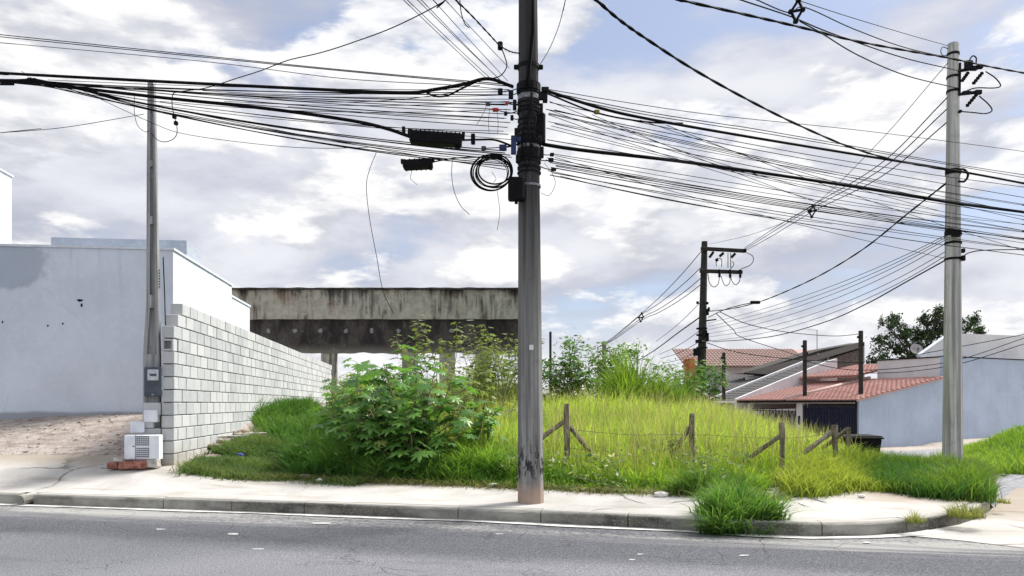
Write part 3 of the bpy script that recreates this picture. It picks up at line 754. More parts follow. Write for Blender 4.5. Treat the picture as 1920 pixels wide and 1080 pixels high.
# garage front: beam, pillars, gates
sbox(MB(), 0.02, 0.24, 0.202, 8.0, EZ - 0.28, EZ - 0.10).build('lintel', M_white, gh)
for (t0, t1) in ((3.72, 4.15), (7.75, 7.98)):
    sbox(MB(), 0.0, 0.26, t0, t1, GZ - 0.4, EZ - 0.285).build('pillar', M_white, gh, bevel=0.01)
ns = MB(); sbox(ns, -0.03, -0.005, 3.86, 4.0, EZ - 1.5, EZ - 1.0); ns.build('house_number_plate', M_iron, gh)
gate = MB()
sbox(gate, 0.10, 0.13, 0.25, 3.70, GZ - 0.3, EZ - 0.50)
for k in range(34):
    t = 0.27 + k * 0.1; sbox(gate, 0.06, 0.10, t, t + 0.05, GZ - 0.3, EZ - 0.52)
gt = gate.build('gate', M_navy, gh)
fr = MB()
for t in (0.22, 1.93, 3.64): sbox(fr, 0.04, 0.135, t, t + 0.07, GZ - 0.35, EZ - 0.47)
sbox(fr, 0.03, 0.14, 0.22, 3.71, EZ - 0.47, EZ - 0.40); fr.build('gate_frame', M_navy, gt)
gb = MB()
def bar(a, b, r=0.022): gb.tube([a, b], r, 5)
zb0, zb1 = GZ, EZ - 0.6
for k in range(7):
    t = 4.3 + k * 0.49
    bar(Rp(0.1, t, zb0), Rp(0.1, t, zb1))
    if k < 6:
        bar(Rp(0.1, t, zb1 - 0.1), Rp(0.1, t + 0.245, zb0 + 0.5)); bar(Rp(0.1, t + 0.245, zb0 + 0.5), Rp(0.1, t + 0.49, zb1 - 0.1))
        bar(Rp(0.1, t, zb1 - 0.75), Rp(0.1, t + 0.245, zb1 - 0.1)); bar(Rp(0.1, t + 0.245, zb1 - 0.1), Rp(0.1, t + 0.49, zb1 - 0.75))
bar(Rp(0.1, 4.2, zb1), Rp(0.1, 7.7, zb1)); bar(Rp(0.1, 4.2, zb0 + 0.15), Rp(0.1, 7.7, zb0 + 0.15)); bar(Rp(0.1, 4.2, zb1 - 0.12), Rp(0.1, 7.7, zb1 - 0.12))
gb.build('wrought_iron_gate', M_iron, gh)
sbox(MB(), 5.6, 5.8, 0.21, 8.2, GZ - 0.4, EZ + 0.35).build('garage_back_wall', M_dark, gh)
sbox(MB(), 1.2, 1.3, 4.2, 7.7, GZ - 0.2, EZ - 0.75).build('porch_wall', M_white, gh)
sbox(MB(), 0.3, 5.55, 0.22, 7.95, GZ - 0.4, GZ - 0.02).build('garage_floor', M_walk, gh)
MB().tube([Rp(-0.08, 0.12, GZ - 0.3), Rp(-0.08, 0.12, EZ - 0.15)], 0.05, 8).build('downpipe', M_iron, gh, smooth=True)
# roof: deck + separate clay tiles
m = MB(); m.prism([Rp(-0.45, -0.18, rz(-0.45) - 0.1), Rp(7.05, -0.18, rz(7.05) - 0.1), Rp(7.05, -0.18, rz(7.05) - 0.04), Rp(-0.45, -0.18, rz(-0.45) - 0.04)], Vv * 8.5); rf = m.build('roof', M_rtile, gh)
sbox(MB(), -0.50, -0.455, -0.2, 8.35, rz(-0.45) - 0.16, rz(-0.45) + 0.0).build('gutter', M_iron, gh)
def tile_mesh(L, w, name='roof_tile'):
    b = MB(); n = 6; vs = []; fs = []
    for i, (x, k) in enumerate(((-L / 2, 1.0), (L / 2, 0.86))):
        for a in range(n + 1):
            an = math.pi * a / n; vs.append((x, -math.cos(an) * w / 2 * k, math.sin(an) * w * 0.30 * k + (0.02 if i == 0 else 0.0)))
    for a in range(n): fs.append((a, a + 1, n + 2 + a, n + 1 + a))
    fs.append(tuple(range(n + 1)))
    return b.add(vs, fs), b.mesh(name, M_rtile, True)
tmb, tme = tile_mesh(0.46, 0.285)
sl = Vector((U.x, U.y, PITCH)).normalized(); nrm = sl.cross(Vv); nrm = nrm if nrm.z > 0 else -nrm
TR = Matrix(((sl.x, Vv.x, nrm.x, 0), (sl.y, Vv.y, nrm.y, 0), (sl.z, Vv.z, nrm.z, 0), (0, 0, 0, 1)))
NR, NCc = 18, 16
for r in range(NR):
    for c in range(NCc):
        s = -0.30 + r * 0.415; t = -0.05 + c * 0.29
        inst('roof_tile', tme, rf, Matrix.Translation(Rp(s, t, rz(s) - 0.035)) @ TR)
tb2 = MB()
def add_tiles(mb, s0, nr, t0, nc, zf, ds=0.415, dt=0.29, tr=TR, P=Rp, src=tmb):
    for r in range(nr):
        for c in range(nc):
            s = s0 + r * ds; t = t0 + c * dt; o = P(s, t, zf(s)); M = Matrix.Translation(o) @ tr
            mb.add([M @ Vector(v) for v in src.v], src.f)
add_tiles(tb2, -0.30, 16, 4.80, 12, lambda s: rz(s) - 0.02)
tb2.build('far_roof_tiles', M_rtile, rf, kind='stuff', smooth=True)
MB().tube([Rp(-0.4, 4.66, rz(-0.4) + 0.05), Rp(7.0, 4.66, rz(7.0) + 0.08)], 0.11, 6).build('ridge_cap', M_ridge, rf, smooth=True)
# raised rear roof piece
zr3 = lambda s: CZ + 1.75 + 0.17 * (s - 5.2)
m = MB(); m.prism([Rp(5.0, 4.3, zr3(5.0) - 0.1), Rp(10.5, 4.3, zr3(10.5) - 0.1), Rp(10.5, 4.3, zr3(10.5) - 0.03), Rp(5.0, 4.3, zr3(5.0) - 0.03)], Vv * 4.2); up = m.build('upper_roof', M_rtile, gh)
tb3 = MB(); add_tiles(tb3, 5.1, 13, 4.35, 14, lambda s: zr3(s)); tb3.build('upper_roof_tiles', M_rtile, up, kind='stuff', smooth=True)
# satellite dish on the roof
dp = W(1718, 655, 48.0); dish = empty('satellite_dish', dp - Vector((0, 0, 0.5)), 'round grey satellite dish on the red tiled roof', 'satellite dish')
vs = [(0, 0, 0)]; fs = []; n = 14
for ring, (rr, zz_) in enumerate(((0.2, 0.015), (0.38, 0.06))):
    for k in range(n): an = 2 * math.pi * k / n; vs.append((rr * math.cos(an), rr * math.sin(an), zz_))
for k in range(n):
    fs.append((0, 1 + k, 1 + (k + 1) % n)); fs.append((1 + k, 1 + n + k, 1 + n + (k + 1) % n, 1 + (k + 1) % n))
Q = Vector((-0.2, -0.9, 0.5)).normalized().to_track_quat('Z', 'Y').to_matrix().to_4x4()
mb = MB().add([Matrix.Translation(dp) @ Q @ Vector(v) for v in vs], fs); mb.build('reflector', M_dish, dish, smooth=True)
MB().tube([dp + Vector((0, 0.05, 0)), dp + Vector((0, 0.1, -0.75))], 0.03, 6).build('mast', M_iron, dish)
MB().tube([dp + Vector((0, -0.02, -0.35)), dp + Vector((-0.08, -0.4, 0.0))], 0.02, 5).tube([dp + Vector((-0.08, -0.4, 0.0)), dp + Vector((-0.07, -0.33, 0.02))], 0.05, 6).build('feed_arm', M_iron, dish)

# grey-tiled neighbour
def flat_tile(L, w):
    return MB().add([(-L / 2, -w / 2, 0.035), (L / 2, -w / 2, 0.0), (L / 2, 0, 0.03), (-L / 2, 0, 0.065), (L / 2, w / 2, 0.0), (-L / 2, w / 2, 0.035), (-L / 2, -w / 2, 0.0), (-L / 2, 0, 0.02), (-L / 2, w / 2, 0.0)], [(0, 1, 2, 3), (3, 2, 4, 5), (6, 0, 3, 7), (7, 3, 5, 8)])
gt_src = flat_tile(0.42, 0.32)
nh = empty('grey_roofed_house', Rp(4, 9.3, GZ), 'house with grey weathered tile roof and white party wall', 'house')
P2 = 0.30
def rz2(s): return EZ + 0.02 + P2 * s
m = MB(); m.prism([Rp(-0.5, 8.36, EZ - 0.6), Rp(8.6, 8.36, EZ - 0.6), Rp(8.6, 8.36, rz2(8.6) + 0.18), Rp(7.5, 8.36, rz2(7.5) + 0.25), Rp(-0.5, 8.36, rz2(-0.5) + 0.14)], Vv * 0.2); m.build('party_wall', M_white, nh)
m = MB(); m.prism([Rp(-0.5, 8.57, rz2(-0.5) - 0.1), Rp(9, 8.57, rz2(9) - 0.1), Rp(9, 8.57, rz2(9)), Rp(-0.5, 8.57, rz2(-0.5))], Vv * 2.3); r2 = m.build('roof', M_gtile, nh)
sl2 = Vector((U.x, U.y, P2)).normalized(); n2 = sl2.cross(Vv); n2 = n2 if n2.z > 0 else -n2
TR2 = Matrix(((sl2.x, Vv.x, n2.x, 0), (sl2.y, Vv.y, n2.y, 0), (sl2.z, Vv.z, n2.z, 0), (0, 0, 0, 1)))
tt = MB(); add_tiles(tt, -0.3, 24, 8.75, 7, lambda s: rz2(s) + 0.005, 0.39, 0.32, TR2, src=gt_src); tt.build('roof_tiles', M_gtile, r2, kind='stuff')
m = MB(); m.prism([Rp(-0.5, 10.9, rz2(-0.5) - 0.1), Rp(8.5, 10.9, rz2(8.5) - 0.1), Rp(8.5, 10.9, rz2(8.5) + 0.22), Rp(-0.5, 10.9, rz2(-0.5) + 0.12)], Vv * 0.2); m.build('verge_wall', M_white, nh)
sbox(MB(), 0.0, 0.2, 8.57, 10.9, GZ - 0.5, EZ - 0.05).build('front_wall', M_white, nh)
sbox(MB(), -0.56, -0.505, 8.4, 11.05, rz2(-0.5) - 0.12, rz2(-0.5) + 0.02).build('gutter', M_boxw, nh)
# next one down: lower grey roof
lh = empty('low_roofed_house', Rp(4, 13, GZ), 'low house with grey roof half hidden behind the tall grass', 'house')
m = MB(); m.prism([Rp(0.3, 11.12, EZ + 0.30), Rp(7.5, 11.12, EZ + 1.85), Rp(7.5, 11.12, EZ + 1.95), Rp(0.3, 11.12, EZ + 0.40)], Vv * 4.0); r3 = m.build('roof', M_gtile, lh)
tt = MB(); sl3 = Vector((U.x, U.y, 0.215)).normalized(); n3 = sl3.cross(Vv); n3 = n3 if n3.z > 0 else -n3
TR3 = Matrix(((sl3.x, Vv.x, n3.x, 0), (sl3.y, Vv.y, n3.y, 0), (sl3.z, Vv.z, n3.z, 0), (0, 0, 0, 1)))
add_tiles(tt, 0.5, 18, 11.3, 12, lambda s: EZ + 0.335 + 0.215 * s + 0.005, 0.39, 0.32, TR3, src=gt_src); tt.build('roof_tiles', M_gtile, r3, kind='stuff')
sbox(MB(), 0.6, 0.8, 11.2, 15.1, GZ - 0.5, EZ + 0.38).build('front_wall', M_white, lh)
# dark-roofed taller house: roof plane seen edge-on, brown gable
dh = empty('brown_gabled_house', W(1500, 760, 56), 'taller dark-roofed house with stained brown gable wall', 'house')
A = W(1395, 700, 52.0); B = W(1540, 656, 55.0); Cc = W(1618, 642, 57.0); E1 = W(1500, 690, 53.5); E2 = W(1620, 690, 55.5)
back = Vector((-2.2, 5.5, 0))
m = MB(); m.prism([A, W(1440, 703, 51.9), W(1500, 688, 53.0), W(1612, 652, 56.0), Cc, B], Vector((-0.4, 1.6, 0.05))); drf = m.build('roof', M_gtile2, dh)
tt = MB()
for k in range(11):      # tile courses running down the slope
    f = k / 10.0; a = A.lerp(W(1440, 703, 51.9), f); b = Cc.lerp(W(1612, 652, 56.0), f)
    tt.tube([a + UP * 0.02 - Vector((0, 0.03, 0)), b + UP * 0.02 - Vector((0, 0.03, 0))], 0.05, 5)
tt.build('roof_ribs', M_gtile2, drf, kind='stuff')
m = MB(); m.prism([W(1452, 706, 52.6), W(1500, 690, 53.6), W(1612, 655, 56.2), W(1621, 641, 57.0), W(1621, 760, 57.0), W(1452, 760, 52.6)], Vector((-0.3, 1.0, 0))); m.build('gable_wall', M_brown, dh)
m = MB(); m.prism([W(1400, 705, 52.4), W(1455, 706, 52.7), W(1455, 770, 52.7), W(1400, 770, 52.4)], Vector((0, 0.3, 0))); m.build('front_wall', M_white, dh)
for (px, py, rr) in ((1531, 672, 0.35), (1551, 675, 0.3)):
    q = W(px, py, 54.6); m = MB(); m.prism([q + Vector((-0.12, 0, -0.35)), q + Vector((0.02, 0, -0.33)), q + Vector((0.2, 0, 0.35)), q + Vector((0.1, 0, 0.4))], Vector((0, 0.05, 0))); m.build('roof_vent', M_dish, dh)
tv = W(1532, 655, 56); m = MB(); m.tube([tv, W(1532, 619, 56)], 0.03, 5); m.tube([W(1513, 618, 56), W(1533, 619, 56)], 0.02, 5); m.build('roof_antenna', M_steel, dh)
# pink-tiled house far behind
ph = empty('pink_roofed_house', W(1400, 760, 62), 'distant white house under a wide dusty pink tiled roof', 'house')
pe0, pe1, pr0, pr1 = W(1300, 687, 60), W(1480, 687, 60), W(1283, 655, 65), W(1530, 655, 65)
pe1 = W(1520, 687, 60)
m = MB(); m.prism([pe0, pe1, pr1, pr0], Vector((0, 0, -0.12))); prf = m.build('roof', M_ptile, ph)
tt = MB(); nx = 34
ex = (pe1 - pe0) / nx; upv = (pr0 - pe0); dw = (pe1 - pe0).normalized(); upn = Vector((0, upv.y, upv.z)); LL = upn.length; upd = upn.normalized(); nn3 = dw.cross(upd); nn3 = nn3 if nn3.z > 0 else -nn3
for k in range(nx + 4):
    for r in range(9):
        o = pe0 + Vector((-0.55, 0, 0)) + dw * (k * ex.length) + upd * (r * LL / 9 + 0.25) + nn3 * 0.01
        M = Matrix(((upd.x, dw.x, nn3.x, o.x), (upd.y, dw.y, nn3.y, o.y), (upd.z, dw.z, nn3.z, o.z), (0, 0, 0, 1)))
        tt.add([M @ Vector((v[0] * 1.5, v[1], v[2])) for v in tmb.v], tmb.f)
tt.build('roof_tiles', M_ptile, prf, kind='stuff', smooth=True)
m = MB(); m.prism([W(1308, 687, 61), W(1520, 687, 61), W(1520, 790, 61), W(1308, 790, 61)], Vector((0, 3, 0))); m.build('wall', M_white, ph)
m = MB(); m.prism([W(1283, 655, 65), W(1300, 687, 60.1), W(1300, 790, 60.1), W(1283, 790, 65)], Vector((0.15, 0, 0))); m.build('side_wall', M_white, ph)
MB().box(W(1390, 686.5, 59.97), (9.6, 0.1, 0.12)).build('fascia', M_iron, ph)
ob = W(1296, 690, 45); MB().box(ob + Vector((0, 0.5, -1.1)), (0.55, 0.8, 3.4)).build('chimney_stack', M_orange, None, bevel=0.03, label='small orange brick stack beside the dark distant pole', cat='brick stack')
# dark posts rising through the roofs
for (px, y0, y1, d, lab) in ((1509, 638, 745, 42.9, 'thin dark service post rising through the middle of the red roof'), (1614, 620, 745, 40.2, 'thin dark service post beside the brown gable wall'), (1357, 661, 745, 47.5, 'short dark service post left of the grey roofs')):
    a = W(px, y0, d); sp = empty('service_post', (a.x, a.y, GZ), lab, 'post', 'dark service posts among the houses')
    MB().box(((a.x, a.y, (a.z + GZ - 0.3) / 2)), (0.19, 0.19, a.z - GZ + 0.3)).build('shaft', M_polew, sp, bevel=0.02)
    mm = MB(); mm.box((a.x - 0.14, a.y, a.z - 0.35), (0.1, 0.1, 0.12)); mm.box((a.x + 0.12, a.y, a.z - 0.75), (0.1, 0.1, 0.15)); mm.build('insulator', M_iron, sp)

def cr(P, n):
    """Catmull-Rom through the points"""
    if len(P) < 3: return [P[0].lerp(P[1], i / n) for i in range(n + 1)]
    Q = [P[0] * 2 - P[1]] + list(P) + [P[-1] * 2 - P[-2]]; out = []
    for i in range(1, len(Q) - 2):
        a, b, c, d = Q[i - 1], Q[i], Q[i + 1], Q[i + 2]
        for k in range(n):
            t = k / n; out.append(0.5 * ((2 * b) + (c - a) * t + (2 * a - 5 * b + 4 * c - d) * t * t + (3 * b - a - 3 * c + d) * t ** 3))
    return out + [P[-1]]
# ------------------------------------------------------------------ poles
def shaft(parent, b, t, rb, rt, n, mat, name='shaft', seg=14):
    m = MB(); pts = []; rr = []
    for i in range(seg + 1):
        f = i / seg; pts.append(Vector(b).lerp(Vector(t), f)); rr.append(rb + (rt - rb) * f)
    m.tube(pts, rr, n, True, ph=math.pi / n); return m.build(name, mat, parent)
PB = flat(996, 948, 0.02); PB.y += 0.16; PB.z = -0.3
PT = W(988, -330, PB.y); PBz0 = W(996, 948, PB.y)
def ppos(py):                      # centre of the main pole at image height py
    f = (948 - py) / (948 + 330); return Vector((PBz0.x + (PT.x - PBz0.x) * f, PB.y, CZ + (HY - py) / F * PB.y))
def prad(py): return (25.5 - 10.2 * (948 - py) / 1278.0 * 1.0 * 0.98) / F * PB.y
mp = empty('utility_pole', (PB.x, PB.y, 0.02), 'tall weathered concrete utility pole crowded with cables at the pavement edge', 'utility pole')
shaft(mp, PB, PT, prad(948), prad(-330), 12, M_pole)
def pole_band(py, h, mat, extra=0.006, name='strap'):
    p = ppos(py); r = prad(py) + extra; hh = h / F * PB.y
    MB().tube([p - UP * hh / 2, p + UP * hh / 2], r, 16).build(name, mat, mp, smooth=False)
for (py, h, mat, ex) in ((185, 9, M_steel, .008), (350, 4, M_steel, .007), (278, 5, M_steel, .012), (166, 14, M_iron, .022), (176, 3, M_iron, .016), (196, 3, M_iron, .012), (212, 3, M_iron, .014), (238, 3, M_iron, .012), (247, 5, M_iron, .016), (258, 4, M_iron, .014), (304, 6, M_iron, .012), (325, 3, M_iron, .012), (268, 8, M_iron, .02), (292, 16, M_iron, .018), (126, 7, M_iron, .012), (316, 5, M_iron, .01), (228, 4, M_iron, .008), (205, 4, M_iron, .01)):
    pole_band(py, h, mat, ex)
p = ppos(126); MB().box(p, (0.36, 0.05, 0.05)).build('cross_bolt', M_iron, mp, bevel=0.008)
MB().box(ppos(653) + Vector((0.01, -prad(653) - 0.004, 0)), (0.05, 0.006, 0.06)).build('number_tag', M_tag, mp)
pa, pb_ = ppos(-60), ppos(165)
MB().tube([W(1001, -60, PB.y - 0.20), W(999, 60, PB.y - 0.19), W(991, 140, PB.y - 0.18), W(987, 168, PB.y - 0.20)], 0.024, 8).build('cable_riser', M_black, mp, smooth=True)
def cluster(parent, name, mat, items, d):
    """small fittings: (px, py, w px, h px)"""
    for (px, py, a, b) in items:
        q = W(px, py, d); m = MB(); m.box(q, (a / F * d, 0.06, b / F * d)); m.build(name, mat, parent, bevel=0.006)
dP = PB.y - 0.17
for (px, py) in [(938, 172), (958, 178), (948, 213), (960, 221), (965, 197), (1022, 184), (1035, 290), (1033, 300), (1038, 318), (943, 277), (929, 206), (915, 195), (907, 278), (950, 194)]:
    sgn = -1 if px < 990 else 1; e = ppos(py + random.uniform(-6, 10)); e.x += sgn * prad(py) * 0.9; e.y -= 0.06
    MB().tube(cr([W(px, py, dP), W(px, py, dP).lerp(e, .5) - UP * 0.012, e], 3), 0.006, 4).build('hook_wire', M_iron, mp)
for k in range(9):      # loose wires taped up the shaft
    xx = random.uniform(974, 1006); y0 = random.uniform(165, 215); y1 = random.uniform(260, 345); dd = PB.y - prad(240) - 0.012
    MB().tube(cr([W(xx, y0, dd), W(xx + random.uniform(-5, 5), (y0 * 2 + y1) / 3, dd - .01), W(xx + random.uniform(-6, 6), (y0 + 2 * y1) / 3, dd - .01), W(xx + random.uniform(-5, 5), y1, dd)], 4), random.choice([.004, .006, .009]), 4).build('taped_wire', M_iron, mp)
cluster(mp, 'cable_clamp', M_iron, [(938, 172, 9, 10), (958, 178, 9, 14), (965, 197, 7, 18), (1014, 180, 8, 14), (1022, 184, 9, 16), (1015, 205, 6, 20), (948, 213, 6, 6), (960, 221, 6, 8), (968, 250, 7, 18), (1016, 286, 7, 20), (1012, 262, 8, 12), (1022, 168, 14, 8), (1035, 290, 8, 5), (1033, 300, 10, 6), (1038, 318, 10, 4), (971, 298, 8, 14)], dP)
cluster(mp, 'bracket', M_bluep, [(963, 272, 10, 34), (943, 277, 14, 10), (972, 262, 8, 8)], dP - 0.05)
cluster(mp, 'wire_clip', M_redp, [(929, 206, 11, 5), (950, 194, 5, 4)], dP)
cluster(mp, 'wire_clip', M_greenp, [(915, 195, 9, 5), (907, 278, 9, 6)], dP)

rp_b = flat(1786, 893, -0.02); RPD = rp_b.y
rpole = empty('utility_pole', (rp_b.x, rp_b.y, gz(rp_b.x, rp_b.y)), 'pale round-topped concrete utility pole standing in the grass by the side street', 'utility pole')
shaft(rpole, Vector((rp_b.x, RPD, -0.5)), W(1787, 82, RPD), 18.2 / F * RPD, 9.5 / F * RPD, 10, M_pole2)
def rstrap(py, h, ex=0.012):
    p = W(1787, py, RPD); r = (9.5 + 8.7 * (py - 82) / 811) / F * RPD + ex; hh = h / F * RPD
    MB().tube([p - UP * hh / 2, p + UP * hh / 2], r, 14).build('strap', M_iron, rpole)
for py, h in ((102, 4), (145, 4), (172, 4), (323, 9), (438, 9), (456, 4), (486, 4)): rstrap(py, h)
q = W(1797, 155, RPD - 0.12); MB().tube([W(1800, 118, RPD - 0.1), W(1799, 178, RPD - 0.1)], 0.02, 6).build('bracket_post', M_iron, rpole)
MB().tube([W(1797, 133, RPD - 0.1), W(1842, 126, RPD - 0.1)], 0.028, 6).build('bracket_arm', M_iron, rpole)
MB().tube([W(1797, 177, RPD - 0.1), W(1840, 172, RPD - 0.1)], 0.028, 6).build('bracket_arm', M_iron, rpole)
def insul(parent, a, b, d, r=0.035):
    a = W(*a, d); b = W(*b, d); m = MB(); n = 11; pts = []; rr = []
    for i in range(n): f = i / (n - 1); pts.append(a.lerp(b, f)); rr.append(r if i % 2 else r * 0.55)
    rr[0] = rr[-1] = r * 0.35
    m.tube(pts, rr, 8).build('insulator', M_iron, parent, smooth=False)
insul(rpole, (1843, 135), (1824, 158), RPD - 0.1); insul(rpole, (1816, 135), (1803, 153), RPD - 0.1); insul(rpole, (1832, 176), (1812, 200), RPD - 0.1)
cluster(rpole, 'line_clamp', M_iron, [(1816, 122, 14, 16), (1826, 128, 12, 8), (1835, 126, 14, 6), (1812, 174, 14, 6), (1834, 173, 12, 8), (1800, 209, 5, 5), (1776, 322, 6, 6), (1777, 435, 8, 10), (1806, 470, 5, 8), (1806, 484, 6, 10), (1792, 437, 14, 14)], RPD - 0.15)
def loopwire(parent, pts, d, r, name='jumper_wire', mat=None):
    P3 = cr([W(x, y, d) for x, y in pts], 6); MB().tube(P3, r, 5).build(name, mat or M_wire, parent, smooth=True)
loopwire(rpole, [(1848, 134), (1866, 146), (1876, 160), (1865, 165), (1830, 165), (1808, 172)], RPD - 0.1, 0.011)
loopwire(rpole, [(1836, 180), (1853, 195), (1860, 207), (1848, 213), (1825, 211), (1800, 209)], RPD - 0.1, 0.011)
loopwire(rpole, [(1778, 92), (1768, 88), (1764, 96), (1768, 104), (1778, 103)], RPD - 0.1, 0.007)
loopwire(rpole, [(1812, 125), (1822, 106), (1830, 108), (1830, 120)], RPD - 0.15, 0.012)
loopwire(rpole, [(1797, 318), (1808, 318), (1815, 328), (1808, 340), (1797, 340)], RPD - 0.15, 0.02)

# slim cast service pole beside the block wall
SD = 11.62
sp = empty('service_pole', W(284, 860, SD), 'slim grey cast concrete service pole with recessed panels beside the block wall', 'utility pole')
def edge(py):
    return (np.interp(py, [153, 300, 560, 575, 668, 870], [276.5, 275, 274, 273.5, 268, 267]), np.interp(py, [153, 300, 560, 575, 668, 870], [292, 295.5, 300, 300, 302.5, 303]))
sm = MB(); vs = []; fs = []; yy = [153, 158, 220, 300, 380, 460, 556, 575, 600, 640, 668, 700, 890]
for py in yy:
    l, r_ = edge(py); hw = (r_ - l) * 0.33; ch = 1.6 if py > 155 else 3
    for (px, dd) in ((l, 0.055), (l + ch, -0.06), (r_ - ch * 2.2, -0.06), (r_, 0.055), (r_, 0.12), (l, 0.12)):
        vs.append(W(px, py, SD + dd))
n = 6
for i in range(len(yy) - 1):
    for k in range(n): k2 = (k + 1) % n; fs.append((i * n + k, i * n + k2, (i + 1) * n + k2, (i + 1) * n + k))
fs += [tuple(range(n)), tuple(range((len(yy) - 1) * n, len(yy) * n))]
sm.add(vs, fs)
so_ = sm.build('shaft', M_pole3, sp)
# recessed slots, cut with a boolean then applied
cut = MB()
for (x0a, x1a, x0b, x1b, ya, yb) in ((282.2, 287, 281.6, 287, 205, 300), (281.5, 287.5, 281.2, 287.6, 312, 405), (281.3, 288, 280.8, 288.6, 420, 553), (281, 289, 275.5, 293.5, 577, 664)):
    fr_ = SD - 0.10; bk = SD - 0.02
    cut.hexa([W(x0b, yb, fr_), W(x1b, yb, fr_), W(x1b, yb, bk), W(x0b, yb, bk), W(x0a, ya, fr_), W(x1a, ya, fr_), W(x1a, ya, bk), W(x0a, ya, bk)])
co = cut.build('cutter', M_pole3)
md = so_.modifiers.new('slots', 'BOOLEAN'); md.operation = 'DIFFERENCE'; md.object = co; md.solver = 'EXACT'
dg = bpy.context.evaluated_depsgraph_get(); me2 = bpy.data.meshes.new_from_object(so_.evaluated_get(dg)); so_.modifiers.clear(); so_.data = me2
bpy.data.objects.remove(co)
for k in range(7): MB().box(W(298.5 + k * 0.1, 507 + k * 5.2, SD - 0.067 + 0.03), (0.012, 0.02, 0.022)).build('stencil_mark', M_iron, sp)
MB().tube([W(306, 482, SD + 0.05), W(309, 560, SD + 0.02), W(311, 640, SD - 0.04)], 0.009, 5).build('earth_wire', M_iron, sp)
# electricity meter box
mx = empty('electricity_meter', W(286, 743, SD - 0.16), 'dark electricity meter box with clear window on the slim service pole', 'meter')
MB().hexa([W(270, 743, SD - 0.16), W(303, 743, SD - 0.16), W(303, 743, SD - 0.055), W(270, 743, SD - 0.055), W(270, 688, SD - 0.16), W(303, 688, SD - 0.16), W(303, 688, SD - 0.055), W(270, 688, SD - 0.055)]).build('housing', M_meter, mx, bevel=0.012)
MB().box(W(287, 703, SD - 0.165), (0.17, 0.03, 0.17)).build('window', M_glass, mx, bevel=0.008)
MB().box(W(287, 703, SD - 0.184), (0.10, 0.006, 0.035)).build('dial', M_meter, mx)
MB().box(W(287, 740, SD - 0.17), (0.05, 0.02, 0.03)).build('seal', M_steel, mx, bevel=0.004)
# service boxes at the wall end
jb = empty('junction_box', W(286, 792, 11.45), 'small white box set in a recess beside the meter pier', 'box')
MB().box(W(285, 780, 11.50), (0.20, 0.14, 0.19)).build('housing', M_boxw, jb, bevel=0.01)
MB().box(W(285, 780, 11.425), (0.17, 0.008, 0.16)).build('lid', M_boxw, jb, bevel=0.003)
j2 = empty('cable_box', W(260, 812, 11.5), 'plain white cube box standing above the louvred cabinet', 'box')
MB().box(W(260.5, 801, 11.50), (0.20, 0.16, 0.18)).build('housing', M_boxw, j2, bevel=0.01)
MB().box(W(260.5, 801, 11.415), (0.17, 0.008, 0.15)).build('lid', M_boxw, j2, bevel=0.003)
gx = empty('gas_cabinet', W(269, 863, 11.28), 'white louvred gas meter cabinet on red bricks at the wall end', 'cabinet')
GD = 11.22
MB().box(W(269.5, 838.5, GD + 0.1), (0.50, 0.2, 0.38)).build('housing', M_boxw, gx, bevel=0.012)
dr = MB().box(W(269.5, 838.5, GD - 0.012), (0.475, 0.02, 0.355)).build('door', M_boxw, gx, bevel=0.006)
for gy in (826.5, 848.5):
    for i in range(6):
        for j in range(5): MB().box(W(257.5 + i * 4.1, gy - 7.6 + j * 3.8, GD - 0.0235), (0.021, 0.006, 0.019)).build('vent_hole', M_iron, dr)
MB().box(W(250.5, 837, GD - 0.026), (0.018, 0.012, 0.018)).build('latch', M_iron, dr)
MB().box(W(254.2, 838.5, GD - 0.024), (0.006, 0.005, 0.37)).build('seam', M_iron, dr)
for k, (px, py, a, b, mat, lab) in enumerate(((215, 873, 20, 11, M_brick, 'leftmost rough red brick under the louvred cabinet'), (240, 871, 28, 16, M_brick, 'long red brick in the middle under the louvred cabinet'), (265, 871, 24, 15, M_brick, 'reddish brick below the vents of the louvred cabinet'), (288, 869, 22, 14, M_stone, 'pale stone wedged under the right of the louvred cabinet'), (226, 861, 18, 7, M_stone, 'pale chunk of mortar lying on the red bricks'))):
    q = W(px, py, GD + 0.03 - 0.02 * k % 0.06); m = MB(); rr = random.Random(k + 40)
    ax = (a / F * GD, 0.16, b / F * GD)
    m.hexa([q + Vector((sx * ax[0] / 2 + rr.uniform(-.015, .015), sy * ax[1] / 2 + rr.uniform(-.015, .015), sz * ax[2] / 2 + rr.uniform(-.01, .01))) for sz in (-1, 1) for sx, sy in ((-1, -1), (1, -1), (1, 1), (-1, 1))])
    m.build('brick' if mat is M_brick else 'stone', mat, None, bevel=0.014, label=lab, cat='brick' if mat is M_brick else 'stone', group='rubble under the cabinet')

